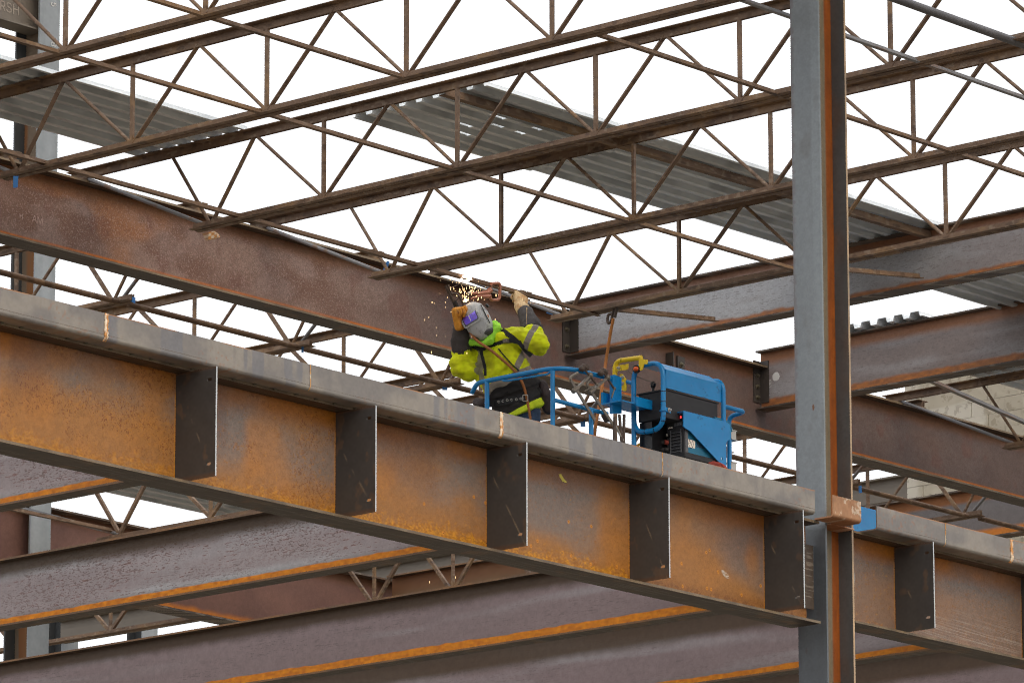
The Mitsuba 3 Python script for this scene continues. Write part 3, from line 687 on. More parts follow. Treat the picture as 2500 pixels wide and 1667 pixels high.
# ================================================================ the lift basket
paint('blue_paint', fn=lambda p, n, uv: mix(c(10, 130, 194), c(8, 114, 176), fbm(p.x * 6, p.z * 8, p.y * 6)) * (1 - .3 * smoothstep(.70, .8, fbm(p.x * 22, p.z * 22, p.y * 22))), rough=.32, spec=.5)
paint('blue_paint_dull', fn=lambda p, n, uv: mix(c(24, 110, 142), c(16, 92, 122), fbm(p.x * 8, p.z * 8, p.y * 6)), rough=.5)
paint('yellow_paint', fn=lambda p, n, uv: mix(c(238, 206, 30), c(214, 180, 26), fbm(p.x * 14, p.z * 14, p.y * 14)) * (1 - .5 * smoothstep(.68, .74, fbm(p.x * 30, p.z * 30, p.y * 30))), rough=.4)
paint('black_plastic', fn=lambda p, n, uv: mix(c(44, 44, 48), c(34, 34, 36), fbm(p.x * 9, p.z * 9, p.y * 9)), rough=.55, spec=.4)
paint('black_gloss', (22, 22, 24), rough=.3)
paint('grey_plastic', (86, 88, 92), rough=.5)
paint('zinc', (178, 176, 170), rough=.35, metal=.4)
paint('tool_steel', fn=lambda p, n, uv: mix(c(132, 124, 112), c(92, 84, 76), fbm(p.x * 20, p.z * 20, p.y * 20)), rough=.38, spec=.6, metal=.3)
paint('tool_dark', fn=lambda p, n, uv: mix(c(92, 76, 66), c(62, 52, 46), fbm(p.x * 30, p.z * 30, p.y * 20)), rough=.55)
paint('copper', fn=lambda p, n, uv: mix(c(190, 128, 104), c(160, 98, 78), fbm(p.x * 30, p.z * 30, p.y * 30)), rough=.4, metal=.3)
paint('orange_hose', fn=lambda p, n, uv: mix(c(186, 116, 48), c(152, 94, 44), noise(p.x * 14, p.z * 14, p.y * 14)), rough=.55)
paint('brown_lead', fn=lambda p, n, uv: mix(c(176, 108, 48), c(140, 88, 46), noise(p.x * 16, p.z * 16, p.y * 16)), rough=.55)
paint('yellow_lead', (226, 162, 20), rough=.5)
paint('black_rubber', (40, 39, 40), rough=.65)
paint('red_cloth', fn=lambda p, n, uv: mix(c(150, 62, 48), c(112, 46, 44), fbm(p.x * 20, p.z * 20, p.y * 20)), rough=.9)
paint('sticker', (226, 218, 206), rough=.6)
paint('ink', (50, 44, 60), rough=.8)
paint('amber', (206, 84, 26), rough=.3)

KF = 29.25 / 29.65                                      # everything of the basket was measured at 29.65 first
YN, YK = 29.25, 29.31 * KF
zc = lambda z: EYE[2] + (z - EYE[2]) * KF
XL = at(1372, 893, Y=YN)[0]
ZR = zc(12.325)
A = lambda u, v: at(u, v, Y=YN)
K = lambda u, v: at(u, v, Y=YK)
B = lambda u, v: at(u, v, X=XL)
ZF = zc(11.16)                                             # the basket's floor
XR = at(1800, 1015, Y=YN)[0]
bk = thing('lift_basket', 'blue tubular work basket of a boom lift holding the welder', 'lift basket')
def rail(name, pts, r, rad=.12, mat='blue_paint', n=12):
    return part(bk, name, tube(rounded(pts, rad, 9), r, n), mat, smooth=40)
yfar = B(1165, 930)[1]
rail('top_rail', [(XL + .05, yfar + .1, ZR - .06), (XL, yfar, ZR), (XL, YN, ZR), (A(1490, 924)[0], YN, ZR)], .0195, .26)
rail('grab_bar', [B(1222, 924), B(1229, 929), B(1240, 929.5), B(1338, 913), B(1347, 904)], .009, .05)
for (u, v), f in (((1189, 926), B), ((1349, 905), B)):
    a = f(u, v); rail('post', [a, (a[0], a[1], ZF)], .0195)
a, b = A(1355, 977), A(1482, 1011)
rail('mid_rail', [a, (b[0], b[1], a[2] - .002)], .0175)
a = A(1443, 1000); rail('post', [a, (a[0], a[1], ZF)], .0195)
part(bk, 'floor', rbox(XL - .03, XR + .05, YN - .02, 30.62, ZF - .06, ZF, .012), 'blue_paint_dull')
part(bk, 'toe_board', boxm(XL - .02, XR, YN - .016, YN - .01, ZF, ZF + .12), 'blue_paint_dull')
pl = [A(*q) for q in ((1488.5, 916.5), (1494, 915.5), (1511, 923.5), (1511, 1010), (1488.5, 1010))]
part(bk, 'side_panel', plate_y([(q[0], q[2]) for q in pl], YN - .03, YN), 'blue_paint')
s0, s1 = A(1481, 1000), A(1557, 1018)
part(bk, 'shelf', cat([boxm(s0[0], s1[0] - .02, YN - .17, YN + .06, s1[2] + .045, s1[2] + .055), boxm(s0[0] + .17, s1[0] - .02, YN - .18, YN - .17, s1[2] + .03, s1[2] + .11), boxm(s0[0], s0[0] + .1, YN + .04, YN + .06, s1[2] + .05, s1[2] + .15)]), 'blue_paint')
for k in range(3): part(bk, 'shelf_can', trimesh.creation.cylinder(.022, .035, sections=14, transform=trimesh.transformations.translation_matrix((s0[0] + .22 + .065 * k, YN - .05, s1[2] + .075))), 'tool_dark')

# loop guard, roof panel and end loop of the control console
XC = 35.655 * KF
zt_, zb_ = zc(12.475), zc(11.90)
def loop(x, y_in, y_out, zt, zb, r=.021):
    return rounded([(x, y_in, zt), (x, y_out, zt), (x, y_out, zb), (x, y_in, zb)], .13, 9, closed=True)
part(bk, 'loop_guard', tube(loop(XC, YN - .005, YK + .012, zt_, zb_), .0215, 12, closed=True), 'blue_paint', smooth=40)
part(bk, 'loop_leg', tube([(XC, YN - .005, zb_ + .2), (XC, YN - .005, ZF)], .021, 12), 'blue_paint', smooth=40)
XE = 36.43 * KF
part(bk, 'end_loop', tube(rounded([(XE, YN - .02, zc(12.455)), (XE, YK - .008, zc(12.455)), (XE, YK - .008, zc(11.55))], .12, 9), .021, 12), 'blue_paint', smooth=40)
part(bk, 'roof_panel', plate_x([(YN - .02, zc(12.497)), (YK + .13, zc(12.497)), (YK - .004, zc(12.408)), (YK - .004, zc(12.25)), (YK + .006, zc(12.25)), (YK + .006, zc(12.402)), (YK + .135, zc(12.487)), (YN - .02, zc(12.487))], XC + .02, XE - .012), 'blue_paint')
tz = K(1628, 951)[2]
part(bk, 'control_tray', rbox(XC + .03, XE - .05, YK + .012, YN - .03, tz - .235, tz, .008), 'black_plastic')
part(bk, 'tray_rim', boxm(XC + .02, XE - .04, YK + .004, YN - .02, tz - .002, tz + .008), 'black_plastic')
part(bk, 'tray_shelf', boxm(XC + .06, XE - .1, YK + .185, YN - .02, tz - .48, tz - .236), 'black_gloss')
for k, (u, m) in enumerate(((1636, 'zinc'), (1678, 'zinc'), (1711, 'yellow_paint'), (1690, 'black_gloss'))):
    q = at(u, 956, Y=YK + .1)
    part(bk, 'switch', trimesh.creation.cylinder(.012, .03, sections=10, transform=trimesh.transformations.translation_matrix((q[0], q[1], tz + .012))), m)
jx, jy = XC + .06, YK + .17
part(bk, 'joystick', cat([tube([(jx, jy, tz), (jx, jy, tz + .05)], .012, 10), trimesh.creation.icosphere(2, .024).apply_transform(trimesh.transformations.compose_matrix(scale=(1, 1, 1.3), translate=(jx, jy, tz + .07)))]), 'black_gloss', smooth=40)
# yellow drop bar and its plates
yy = YN + .2
yb = lambda u, v: at(u, v, X=XC)
part(bk, 'yellow_bar', tube(rounded([yb(1501, 925), yb(1502, 882), yb(1566, 873)], .085, 9), .0215, 12), 'yellow_paint', smooth=40)
P4 = lambda L: [(q[1], q[2]) for q in (yb(*x) for x in L)]
part(bk, 'yellow_plate', plate_x(P4([(1506, 906), (1508, 893), (1536, 888), (1535, 901), (1530, 903.5)]), XC - .012, XC - .004), 'yellow_paint')
part(bk, 'yellow_plate', plate_x(P4([(1565, 873), (1569, 872.5), (1573, 877), (1586, 880), (1585, 890.5), (1578, 889.5), (1574, 903), (1570, 906), (1553, 902), (1552, 899), (1565, 895)]), XC - .03, XC - .022), 'yellow_paint')
part(bk, 'yellow_plate', plate_x(P4([(1515.5, 913), (1522, 914), (1531, 927), (1531, 952), (1528, 955), (1516, 952)]), XC - .012, XC - .004), 'yellow_paint')
for q in ((1522, 922), (1522, 937), (1513.5, 899)):
    part(bk, 'bolt', hexbolt(np.array(yb(*q)) - (.014, 0, 0), (-1, 0, 0), .011, .012), 'zinc')
q = yb(1560, 902.5); part(bk, 'signal_lamp', trimesh.creation.icosphere(2, .027).apply_transform(trimesh.transformations.compose_matrix(scale=(1, 1, .8), translate=(q[0] - .035, q[1], q[2]))), 'amber', smooth=40)
part(bk, 'lamp_collar', trimesh.creation.annulus(.026, .034, .02, transform=trimesh.transformations.compose_matrix(angles=(0, math.pi / 2, 0), translate=(q[0] - .03, q[1], q[2]))), 'black_gloss')
part(bk, 'cross_tube', tube([yb(1531, 932), yb(1546, 935)], .018, 10), 'blue_paint', smooth=40)
part(bk, 'loose_wire', tube(rounded([yb(1529, 905), at(1560, 922, X=XC + .03), at(1605, 937, X=XC + .05)], .2, 9), .0035, 6), 'tool_steel', smooth=40)
for v, zz in ((955, 0), (980, 0), (1027, 0)):
    q = K(1622, v); part(bk, 'cable_tie', tube([(XC, YK + .012, q[2] - .003), (XC, YK + .012, q[2] + .003)], .0235, 12), 'black_gloss')
for y_ in (YK + .1, YK + .2): part(bk, 'cable_tie', tube([(XC, y_, zb_), (XC, y_ + .006, zb_)], .0235, 12), 'black_gloss')
# lower blue guard plate in front of the welding set
GP = [(1635, 1003.5), (1668, 1002), (1745, 1022), (1775, 1031), (1781, 1037), (1783.5, 1052), (1783, 1070), (1774, 1078), (1770, 1084), (1769, 1133), (1765, 1137), (1751, 1124), (1684, 1052), (1673, 1045.5), (1668, 1040)][1:]
yg = YK - .05
gp = sg.Polygon([(lambda q: (q[0], q[2]))(at(u, v, Y=yg)) for u, v in GP])
hq = at(1761.5, 1119.5, Y=yg); gp = gp.difference(sg.Point(hq[0], hq[2]).buffer(.012))
part(bk, 'guard_plate', plate_y(gp, yg - .004, yg + .004), 'blue_paint')
w0, w1 = at(1630, 1004, Y=yg), at(1668, 1002, Y=yg)
part(bk, 'guard_top', cat([boxm(w1[0] - .004, w1[0] + .03, yg, yg + .17, w1[2] - .012, w1[2] - .004), boxm(w1[0] + .02, at(1775, 1031, Y=yg)[0], yg, yg + .2, w1[2] - .018, w1[2] - .012)]), 'blue_paint')
part(bk, 'clamp_collar', cat([boxm(XC - .03, XC + .09, YK + .005, YK + .015, w1[2] - .03, w1[2] + .01), tube([(XC, YK + .012, w1[2] - .03), (XC, YK + .012, w1[2] - .02)], .034, 14)]), 'blue_paint')
part(bk, 'bolt', hexbolt((XC + .055, YK - .003, w1[2] - .01), (0, -1, 0), .012, .012), 'zinc')
# rails and posts at the right end
ra, rb = A(1764, 991), A(1819, 1008)
rail('end_rail', [ra, (rb[0], YN, ra[2]), (rb[0] - .02, YN + .16, ra[2] - .02), (rb[0] - .02, YN + .17, ZF)], .02, .06)
q = at(1780.5, 1080, Y=YK + .02); part(bk, 'post', tube([(q[0], q[1], q[2] + .1), (q[0], q[1], ZF)], .02, 12), 'blue_paint', smooth=40)
q = at(1796, 1060, Y=YN + .0)
for v in (1062, 1140):
    a = at(1784, v, Y=YK + .02); part(bk, 'hinge_bracket', cat([boxm(a[0] - .02, a[0] + .045, a[1] - .022, a[1] - .016, a[2] - .035, a[2] + .035), boxm(a[0] - .02, a[0] + .05, a[1] - .03, a[1] + .06, a[2] + .035, a[2] + .042), boxm(a[0] - .02, a[0] + .05, a[1] - .03, a[1] + .06, a[2] - .042, a[2] - .035)]), 'zinc')
part(bk, 'corner_cap', tube(rounded([at(1742, 1023, Y=yg + .06), at(1772, 1028, Y=yg + .06), at(1785, 1052, Y=yg + .06)], .08, 8), .02, 10), 'blue_paint_dull', smooth=40)

# the boom that carries the basket, hidden for the most part behind the front girder
bm = thing('lift_boom', 'blue boom of the lift, a blue patch showing beside the near column', 'boom lift')
JT = at(2120, 1239, Y=29.3)[2]
part(bm, 'jib', rbox(36.0, 44.8, 29.3, 29.54, JT - .33, JT, .015), 'blue_paint')
part(bm, 'mount', rbox(35.8, 36.1, 29.26, 30.2, 10.96, 11.55, .02), 'blue_paint_dull')
part(bm, 'arm', bar((44.6, 29.62, 11.55), (52.5, 29.8, 1.6), .3, .36), 'blue_paint_dull')
part(bm, 'turret', rbox(51.2, 54.0, 28.9, 30.7, .95, 2.1, .05), 'blue_paint_dull')
part(bm, 'chassis', rbox(50.6, 54.4, 28.7, 30.9, .5, .95, .05), 'grey_plastic')
for wx in (51.2, 53.8):
    for wy in (28.6, 31.0):
        part(bm, 'wheel', trimesh.creation.cylinder(.5, .32, sections=28, transform=trimesh.transformations.compose_matrix(angles=(math.pi / 2, 0, 0), translate=(wx, wy, .5))), 'black_rubber')

# ---------------------------------------------------------------- the welding set
ws = thing('welding_machine', 'blue and black welding power source mounted behind the blue guard plate', 'welding machine')
WX0, WX1, WY0, WY1 = K(1667, 1060)[0], K(1746, 1060)[0] + .02, YK - .02, YK + .16
WT, WB = K(1667, 1006)[2], K(1667, 1110)[2]
part(ws, 'case', boxm(WX0 + .012, WX1, WY0, WY1, WB + .02, WT - .01), 'blue_paint_dull')
part(ws, 'skid', rbox(WX0 - .01, WX1 + .03, WY0 - .012, WY1 + .01, WB - .03, WB + .024, .01), 'black_plastic')
part(ws, 'front_panel', rbox(WX0 - .012, WX0 + .014, WY0 - .004, WY1 + .004, WB, WT, .006), 'black_plastic')
part(ws, 'side_edge', boxm(WX0 + .0, WX0 + .035, WY0 - .008, WY0 + .004, WB + .01, WT - .02), 'grey_plastic')
F = lambda t, z: (WX0 - .014, WY1 - t * (WY1 - WY0), WB + z * (WT - WB))       # t: left to right as seen, z: upwards
def face(name, t0, t1, z0, z1, mat, d=.006):
    a, b = F(t0, z0), F(t1, z1)
    return part(ws, name, boxm(a[0] - d, a[0] + .001, b[1], a[1], a[2], b[2]), mat)
face('display', .44, .92, .80, .93, 'black_gloss', .004)
scene['digits'] = {'type': 'twosided', 'bsdf': {'type': 'diffuse', 'reflectance': {'type': 'rgb', 'value': [.3, .01, .01]}}}
for k in range(3):
    a = F(.66 + k * .09, .845); m = cat([boxm(a[0] - .007, a[0] - .0045, a[1] - .0012, a[1] + .0012, a[2], a[2] + .022), boxm(a[0] - .007, a[0] - .0045, a[1] - .0085, a[1] - .0061, a[2], a[2] + .022), boxm(a[0] - .007, a[0] - .0045, a[1] - .0085, a[1] + .0012, a[2] + .0198, a[2] + .022), boxm(a[0] - .007, a[0] - .0045, a[1] - .0085, a[1] + .0012, a[2], a[2] + .0022)])
    part(ws, 'digit', m, 'digits', emitter={'type': 'area', 'radiance': {'type': 'rgb', 'value': [.55, .02, .02]}})
a = F(.5, .862); part(ws, 'pilot_light', boxm(a[0] - .007, a[0] - .003, a[1] - .003, a[1] + .003, a[2], a[2] + .006), 'ink', emitter={'type': 'area', 'radiance': {'type': 'rgb', 'value': [.1, .12, .9]}})
for k in range(3): face('button', .46 + k * .16, .58 + k * .16, .69, .765, 'grey_plastic', .005)
face('name_plate', .10, .36, .66, .69, 'sticker', .003)
for k in range(7): face('grille_slat', .26, .84, .08 + k * .075, .095 + k * .075, 'grey_plastic', .008)
for t_ in (.24, .86): face('grille_frame', t_ - .02, t_ + .02, .06, .6, 'grey_plastic', .008)
for z_, m in ((.34, 'red_cloth'), (.17, 'black_rubber')):
    a = np.array(F(.05, z_)); part(ws, 'socket', tube([a + (.0, 0, 0), a + (-.03, .01, 0)], .02, 12), m, smooth=40)
a = np.array(F(.1, .5)); part(ws, 'knob', tube([a, a + (-.02, 0, 0)], .018, 12), 'black_gloss', smooth=40)
part(ws, 'pointer', boxm(a[0] - .023, a[0] - .0195, a[1] - .003, a[1] + .002, a[2] - .006, a[2] + .014), 'sticker')
S = lambda u, v: at(u, v, Y=WY0 - .002)
a, b = S(1676, 1069), S(1697, 1096)
sk = part(ws, 'warning_sticker', boxm(a[0], b[0], WY0 - .003, WY0, b[2] + .004, a[2] - .006), 'sticker')
cx_, cz_, rr = (a[0] + b[0]) / 2, (a[2] + b[2]) / 2 - .001, .036
ring = [(cx_ + rr * .78 * math.cos(t), WY0 - .0045, cz_ + rr * math.sin(t)) for t in np.linspace(0, 2 * math.pi, 28)[:-1]]
put(f'{sk}__symbol', cat([tube(ring, .0016, 5, closed=True), tube([(cx_ - .017, WY0 - .0045, cz_ + .026), (cx_ + .017, WY0 - .0045, cz_ - .026)], .0016, 5), tube([(cx_ - .02, WY0 - .0045, cz_ + .002), (cx_ - .004, WY0 - .0045, cz_ + .004), (cx_ + .014, WY0 - .0045, cz_ + .02)], .0016, 5)]), 'ink')
tm = meshkit.text_mesh('352', .036, .002, bold=True)
q = S(1700, 1090)
tm.apply_transform(np.array([[1, 0, 0, q[0]], [0, 0, -1, WY0 - .0005], [0, 1, 0, q[2]], [0, 0, 0, 1.0]]))
part(ws, 'lettering', tm, 'ink')
for z_, nm_ in ((.34, 'upper'), (.17, 'lower')):
    a = np.array(F(.05, z_)) + (-.02, .01, 0)
    s = tag(free('power_lead'), f'black sleeved yellow cable plugged into the {"red" if z_ > .3 else "lower"} socket of the welding machine', 'cable', 'leads on the welding machine')
    d = 1 if z_ > .3 else .55
    part(s, 'sleeve', tube([a, a + (-.02, .10, .006 * d), a + (-.03, .20, .014 * d)], [.019, .019, .016], 12), 'black_rubber', smooth=40)
    part(s, 'cable', tube(rounded([a + (-.03, .19, .014 * d), a + (-.035, .25, .016 * d), a + (-.05, .35, -.05), a + (-.05, .38, -.4)], .12, 8), .0125, 10), 'yellow_lead', smooth=40)
rg = trimesh.creation.icosphere(3, 1.0)
v = rg.vertices * (.13, .06, .045); v += (meshkit.fbm(v * 22, 3)[:, None] - .5) * .05; rg.vertices = v
q = at(1748, 1136, Y=YK - .02); rg.apply_translation(q + (0, 0, -.015))
put(thing('red_rag', 'crumpled dull red rag stuffed under the guard plate beside the girder top', 'cloth'), rg, 'red_cloth', smooth=True)

# ---------------------------------------------------------------- things hanging on the basket
C_ = lambda x, y, d=.05: at(1380 + x / 8.25, 880 + y / 8.25, Y=YN - d)
def clamp(lab, bend, barp, arm, screw, handle, pad):
    k = thing('bar_clamp', lab, 'bar clamp', 'bar clamps hooked over the basket rail')
    part(k, 'bar', sweep([(-.0135, -.005), (.0135, -.005), (.0135, .005), (-.0135, .005)], C_(*barp[0]), C_(*barp[1]), up=(0, 1, 0)), 'tool_steel')
    part(k, 'fixed_jaw', tube(rounded([C_(*bend[0]), C_(*bend[1]), C_(*barp[0])], .05, 6), .013, 8), 'tool_steel', smooth=40)
    part(k, 'sliding_arm', cat([bar(C_(*arm[0], .055), C_(*arm[1], .055), .016, .026, (0, 1, 0)), tube([C_(arm[0][0] - 45, arm[0][1] + 35, .055), C_(arm[0][0] + 55, arm[0][1] - 45, .055)], .02, 10), trimesh.creation.icosphere(2, .026).apply_translation(C_(*arm[1], .055))]), 'tool_steel', smooth=40)
    part(k, 'screw', tube([C_(*screw[0], .06), C_(*screw[1], .06)], .0085, 8), 'tool_dark', smooth=40)
    part(k, 'handle', cat([tube([C_(*handle[0], .065), C_(*handle[1], .065)], .006, 8), trimesh.creation.icosphere(1, .012).apply_translation(C_(*handle[0], .065))]), 'tool_steel', smooth=40)
    part(k, 'swivel_pad', cat([trimesh.creation.icosphere(2, 1).apply_transform(trimesh.transformations.compose_matrix(scale=(.03, .026, .026), translate=C_(pad[0] + dx, pad[1] + dz, .05))) for dx, dz in ((0, 0), (-45, 40), (35, 20))]), 'tool_dark', smooth=True)
clamp('left bar clamp hooked over the blue basket rail', [(250, 250), (100, 340)], [(105, 385), (595, 1200)], [(200, 590), (500, 300)], [(400, 190), (635, 490)], [(640, 475), (385, 620)], (385, 125))
clamp('right bar clamp hooked over the blue rail beside the blue side panel', [(505, 390), (435, 470)], [(455, 530), (965, 1290)], [(530, 620), (850, 345)], [(775, 245), (1000, 590)], [(995, 560), (935, 750)], (765, 210))
dk = thing('hanging_wrench', 'bundle of dark rods hanging under the basket shelf', 'rods')
for (u0, v0), (u1, v1), r_ in (((1501, 1018), (1500, 1090), .014), ((1512, 1012), (1519, 1092), .012), ((1524, 1012), (1522, 1095), .012), ((1500, 1034), (1532, 1096), .009)):
    part(dk, 'rod', tube([at(u0, v0, Y=YN - .06), at(u1, v1, Y=YN - .06)], r_, 8), 'tool_dark' if r_ > .01 else 'zinc', smooth=40)
part(dk, 'plate', bar(at(1473, 1012, Y=YN - .02), at(1483, 1030, Y=YN - .02), .01, .05, (0, 1, 0)), 'tool_dark')
hk = thing('hanging_hook', 'steel hook tied to the lowest joist with an orange hose hanging from it', 'hook')
J = lambda x, y, X=35.93: at(1380 + x / 6.19, 690 + y / 6.19, X=X)
part(hk, 'strap', cat([bar(J(785, 380), J(745, 530), .008, .03, (1, 0, 0)), bar(J(740, 395), J(705, 520), .008, .026, (1, 0, 0))]), 'tool_dark')
part(hk, 'hook', tube(rounded([J(710, 470), J(650, 480), J(635, 560), J(650, 625), J(690, 590), J(710, 520)], .03, 6), .012, 8), 'tool_dark', smooth=40)
hs = [J(728, 540), J(690, 720), J(640, 1020), J(600, 1290), at(1472, 930, X=35.7), at(1464, 985, X=35.6), at(1454, 1037, X=35.5), at(1450, 1075, X=35.5), at(1449, 1130, X=35.5)]
put(thing('orange_hose', 'thin orange hose hanging from the joist hook past the bar clamps', 'hose'), tube(rounded(hs, .2, 5), .0135, 10), 'orange_hose', smooth=40)

# ================================================================ the welder
D0 = 47.1
P = lambda u, v, d=0.0: at(u, v, D=D0 + d)
CJ = lambda x, y, d=0.0: at(1100 + x / 4.125, 660 + y / 4.125, D=D0 + d)       # points measured on the close view
def capsule(a, b, ra, rb, n=20):
    return m3.Manifold.batch_hull([m3.Manifold.sphere(ra, n).translate(tuple(a)), m3.Manifold.sphere(rb, n).translate(tuple(b))])
def chain(pts):
    return m3.Manifold.batch_boolean([capsule(a, b, ra, rb) for (a, ra), (b, rb) in zip(pts[:-1], pts[1:])], m3.OpType.Add)
def soft(mani, edge=.02, it=8, wrinkle=0.0, f=14.0, seed=0, stretch=(1, 1, 1)):
    m = mani.refine_to_length(edge).to_mesh()
    t = trimesh.Trimesh(m.vert_properties[:, :3], m.tri_verts, process=True)
    trimesh.smoothing.filter_taubin(t, .5, .52, iterations=it)
    if wrinkle:
        w = meshkit.fbm(t.vertices * f * np.asarray(stretch), 4, seed) - .5
        w = w + .8 * (np.abs(meshkit.noise(t.vertices * f * .9 * np.asarray(stretch)[::-1], seed + 5) - .5) * 2 - .5)
        t.vertices = t.vertices + t.vertex_normals * (w * wrinkle)[:, None]
    return t
union = lambda L: m3.Manifold.batch_boolean(L, m3.OpType.Add)

pel, wai, che = P(1262, 1000), P(1256, 955), P(1216, 888, .0)
nek = P(1196, 838, .02)
shR, shL = P(1166, 856, .14), P(1268, 822, -.10)
elR, elL = P(1130, 893, .0), P(1315, 841, -.12)
wrR, wrL = P(1124, 806, -.02), P(1282, 762, .30)
hdC = P(1167, 783, -.03)
across = (shL - shR) / np.linalg.norm(shL - shR)
axis = (che - pel) / np.linalg.norm(che - pel)
side = across - axis * (across @ axis); side /= np.linalg.norm(side)
front = np.cross(axis, side)
if front @ FWD > 0: front = -front
# legs: standing on the basket floor
hipR, hipL = pel - side * .10, pel + side * .10
feet = [np.array([pel[0] - .02, 30.28, ZF + .06]), np.array([pel[0] + .12, 30.0, ZF + .06])]
knees = [(hipR + feet[0]) / 2 + front * .08, (hipL + feet[1]) / 2 + front * .07]

pr = thing('person', 'welder in yellow jacket and grey welding helmet reaching up from the blue basket', 'person')
paint('skin', (186, 132, 104), rough=.5)
head = m3.Manifold.sphere(1.0, 28).scale((.077, .098, .112))
# one continuous body under the clothes: trunk, limbs, neck and head with a face
def body():
    fx = -FWD * .55 - RIGHT * .4 + UP * .1; fx = fx / np.linalg.norm(fx)
    up = UP * .93 + RIGHT * -.25; up = up - fx * (up @ fx); up /= np.linalg.norm(up)
    sx = np.cross(up, fx)
    hl = lambda x, y, z: hdC + sx * x + up * y + fx * z
    ms = [capsule(hl(0, .02, 0), hl(0, -.05, .012), .088, .066), capsule(hl(0, -.01, .085), hl(0, -.022, .105), .012, .012), capsule(hl(-.03, .012, .078), hl(.03, .012, .078), .012, .012),
          capsule(hl(-.088, -.01, 0), hl(-.088, .02, -.01), .016, .018), capsule(hl(.088, -.01, 0), hl(.088, .02, -.01), .016, .018), capsule(hl(-.02, -.06, .07), hl(.02, -.06, .07), .009, .009),
          capsule(hl(0, -.07, -.02), nek, .06, .065), capsule(nek, che, .06, .09), capsule(che - side * .07, wai - side * .05, .08, .08), capsule(che + side * .07, wai + side * .05, .08, .08), capsule(wai, pel, .09, .09)]
    for s, e, w in ((shR, elR, wrR), (shL, elL, wrL)):
        ms += [capsule(che + (s - che) * .5, s, .07, .055), capsule(s, e, .055, .045), capsule(e, w, .043, .03)]
    for h, k, f in zip((hipR, hipL), knees, feet):
        ms += [capsule(pel, h, .09, .075), capsule(h, k, .07, .055), capsule(k, f, .055, .04), capsule(f, f + front * .12, .04, .035)]
    return soft(union(ms), .03, 6)
part(pr, 'body', body(), 'skin', smooth=True)

# jacket --------------------------------------------------------
ja = (float(pel[0]), float(pel[1]), float(pel[2])); jx_ = [float(x) for x in axis]; js = [float(x) for x in side]; jf = [float(x) for x in front]
def f_jacket(p, n, uv):
    dx, dy, dz = p.x - ja[0], p.y - ja[1], p.z - ja[2]
    t = dx * jx_[0] + dy * jx_[1] + dz * jx_[2]
    s = dx * js[0] + dy * js[1] + dz * js[2]
    w = fbm(p.x * 12, p.y * 12, p.z * 12)
    yel = mix(c(226, 238, 30), c(202, 208, 30), smoothstep(.35, .65, w))
    yel = mix(yel, c(150, 148, 34), smoothstep(.55, .72, fbm(p.x * 5 + 3, p.y * 5, p.z * 5)) * .6)
    dark, band = c(48, 46, 46), c(138, 130, 118)
    tt = t - .10 * s + .015 * (w - .5)
    col = mix(c(206, 226, 50), dark, smoothstep(-.005, .0, tt))
    edge = .215 + .06 * smoothstep(.10, -.16, s)
    edge = edge - .09 * smoothstep(.02, -.2, s)
    col = mix(col, band, smoothstep(edge - .003, edge + .003, tt))
    col = mix(col, yel, smoothstep(edge + .062, edge + .068, tt))
    strap = smoothstep(.028, .024, dr.abs(s + .13 - (tt - .3) * .25)) * smoothstep(edge, edge + .01, tt)
    col = mix(col, band, strap * .9)
    # bands on the sleeves
    ex, ey, ez = p.x - mi.Float(float(shL[0])), p.y - mi.Float(float(shL[1])), p.z - mi.Float(float(shL[2]))
    ring = smoothstep(.028, .022, dr.abs(ex * bl[0] + ey * bl[1] + ez * bl[2] - .085)) * smoothstep(.205, .215, s)
    col = mix(col, band, ring)
    return col * grain(p.x + p.y, p.z, 130, .12)
bl = [float(x) for x in (elL - shL) / np.linalg.norm(elL - shL)]
paint('jacket_cloth', fn=f_jacket, rough=.75, spec=.2, sheen=.3)
def jacket():
    ms = []
    ell = lambda cpt, a, b, cc: m3.Manifold.sphere(1.0, 24).transform(np.column_stack([side * a, front * b, axis * cc, cpt]).tolist())
    up_ = m3.Manifold.batch_hull([ell(che + axis * .10 - side * .10, .10, .11, .07), ell(che + axis * .11 + side * .13, .10, .11, .07), ell(che - axis * .05 - side * .125, .125, .15, .06), ell(che - axis * .05 + side * .125, .125, .15, .06)])
    lo_ = m3.Manifold.batch_hull([ell(che - axis * .05 - side * .12, .125, .15, .05), ell(che - axis * .05 + side * .12, .125, .15, .05), ell(wai - side * .115, .125, .15, .05), ell(wai + side * .115, .125, .15, .05)])
    hm_ = m3.Manifold.batch_hull([ell(wai - side * .11, .115, .14, .04), ell(wai + side * .11, .115, .14, .04), ell(pel - axis * .03 - side * .115, .13, .155, .03), ell(pel - axis * .03 + side * .115, .13, .155, .03)])
    ms += [up_, lo_, hm_]
    for s, e, w in ((shR, elR, wrR), (shL, elL, wrL)):
        k_ = 1.2 if s is shR else 1.0
        ms += [capsule(che + axis * .08 + (s - che) * .45, s, .112, .092), capsule(s, e, .092, .096 * k_), capsule(e, e + (w - e) * .48, .096 * k_, .078)]
    ms += [capsule(elR - RIGHT * .01, elR + UP * -.03 + RIGHT * .05, .11, .105)]
    return soft(union(ms), .009, 8, .024, 12.0, 3, (1, 1, 1.7))
JK = jacket()
part(pr, 'jacket', JK, 'jacket_cloth', smooth=True)
paint('cuff_leather', fn=lambda p, n, uv: mix(c(70, 62, 58), c(50, 46, 46), fbm(p.x * 24, p.y * 24, p.z * 24)), rough=.7)
for e, w in ((elR, wrR), (elL, wrL)):
    part(pr, 'cuff', soft(chain([(e + (w - e) * .46, .089), (e + (w - e) * .72, .083), (w - (w - e) * .03, .070)]), .012, 6, .011, 16, 8), 'cuff_leather', smooth=True)
paint('hood_cloth', fn=lambda p, n, uv: mix(c(176, 240, 60), c(130, 206, 60), fbm(p.x * 20, p.y * 20, p.z * 20)), rough=.8)
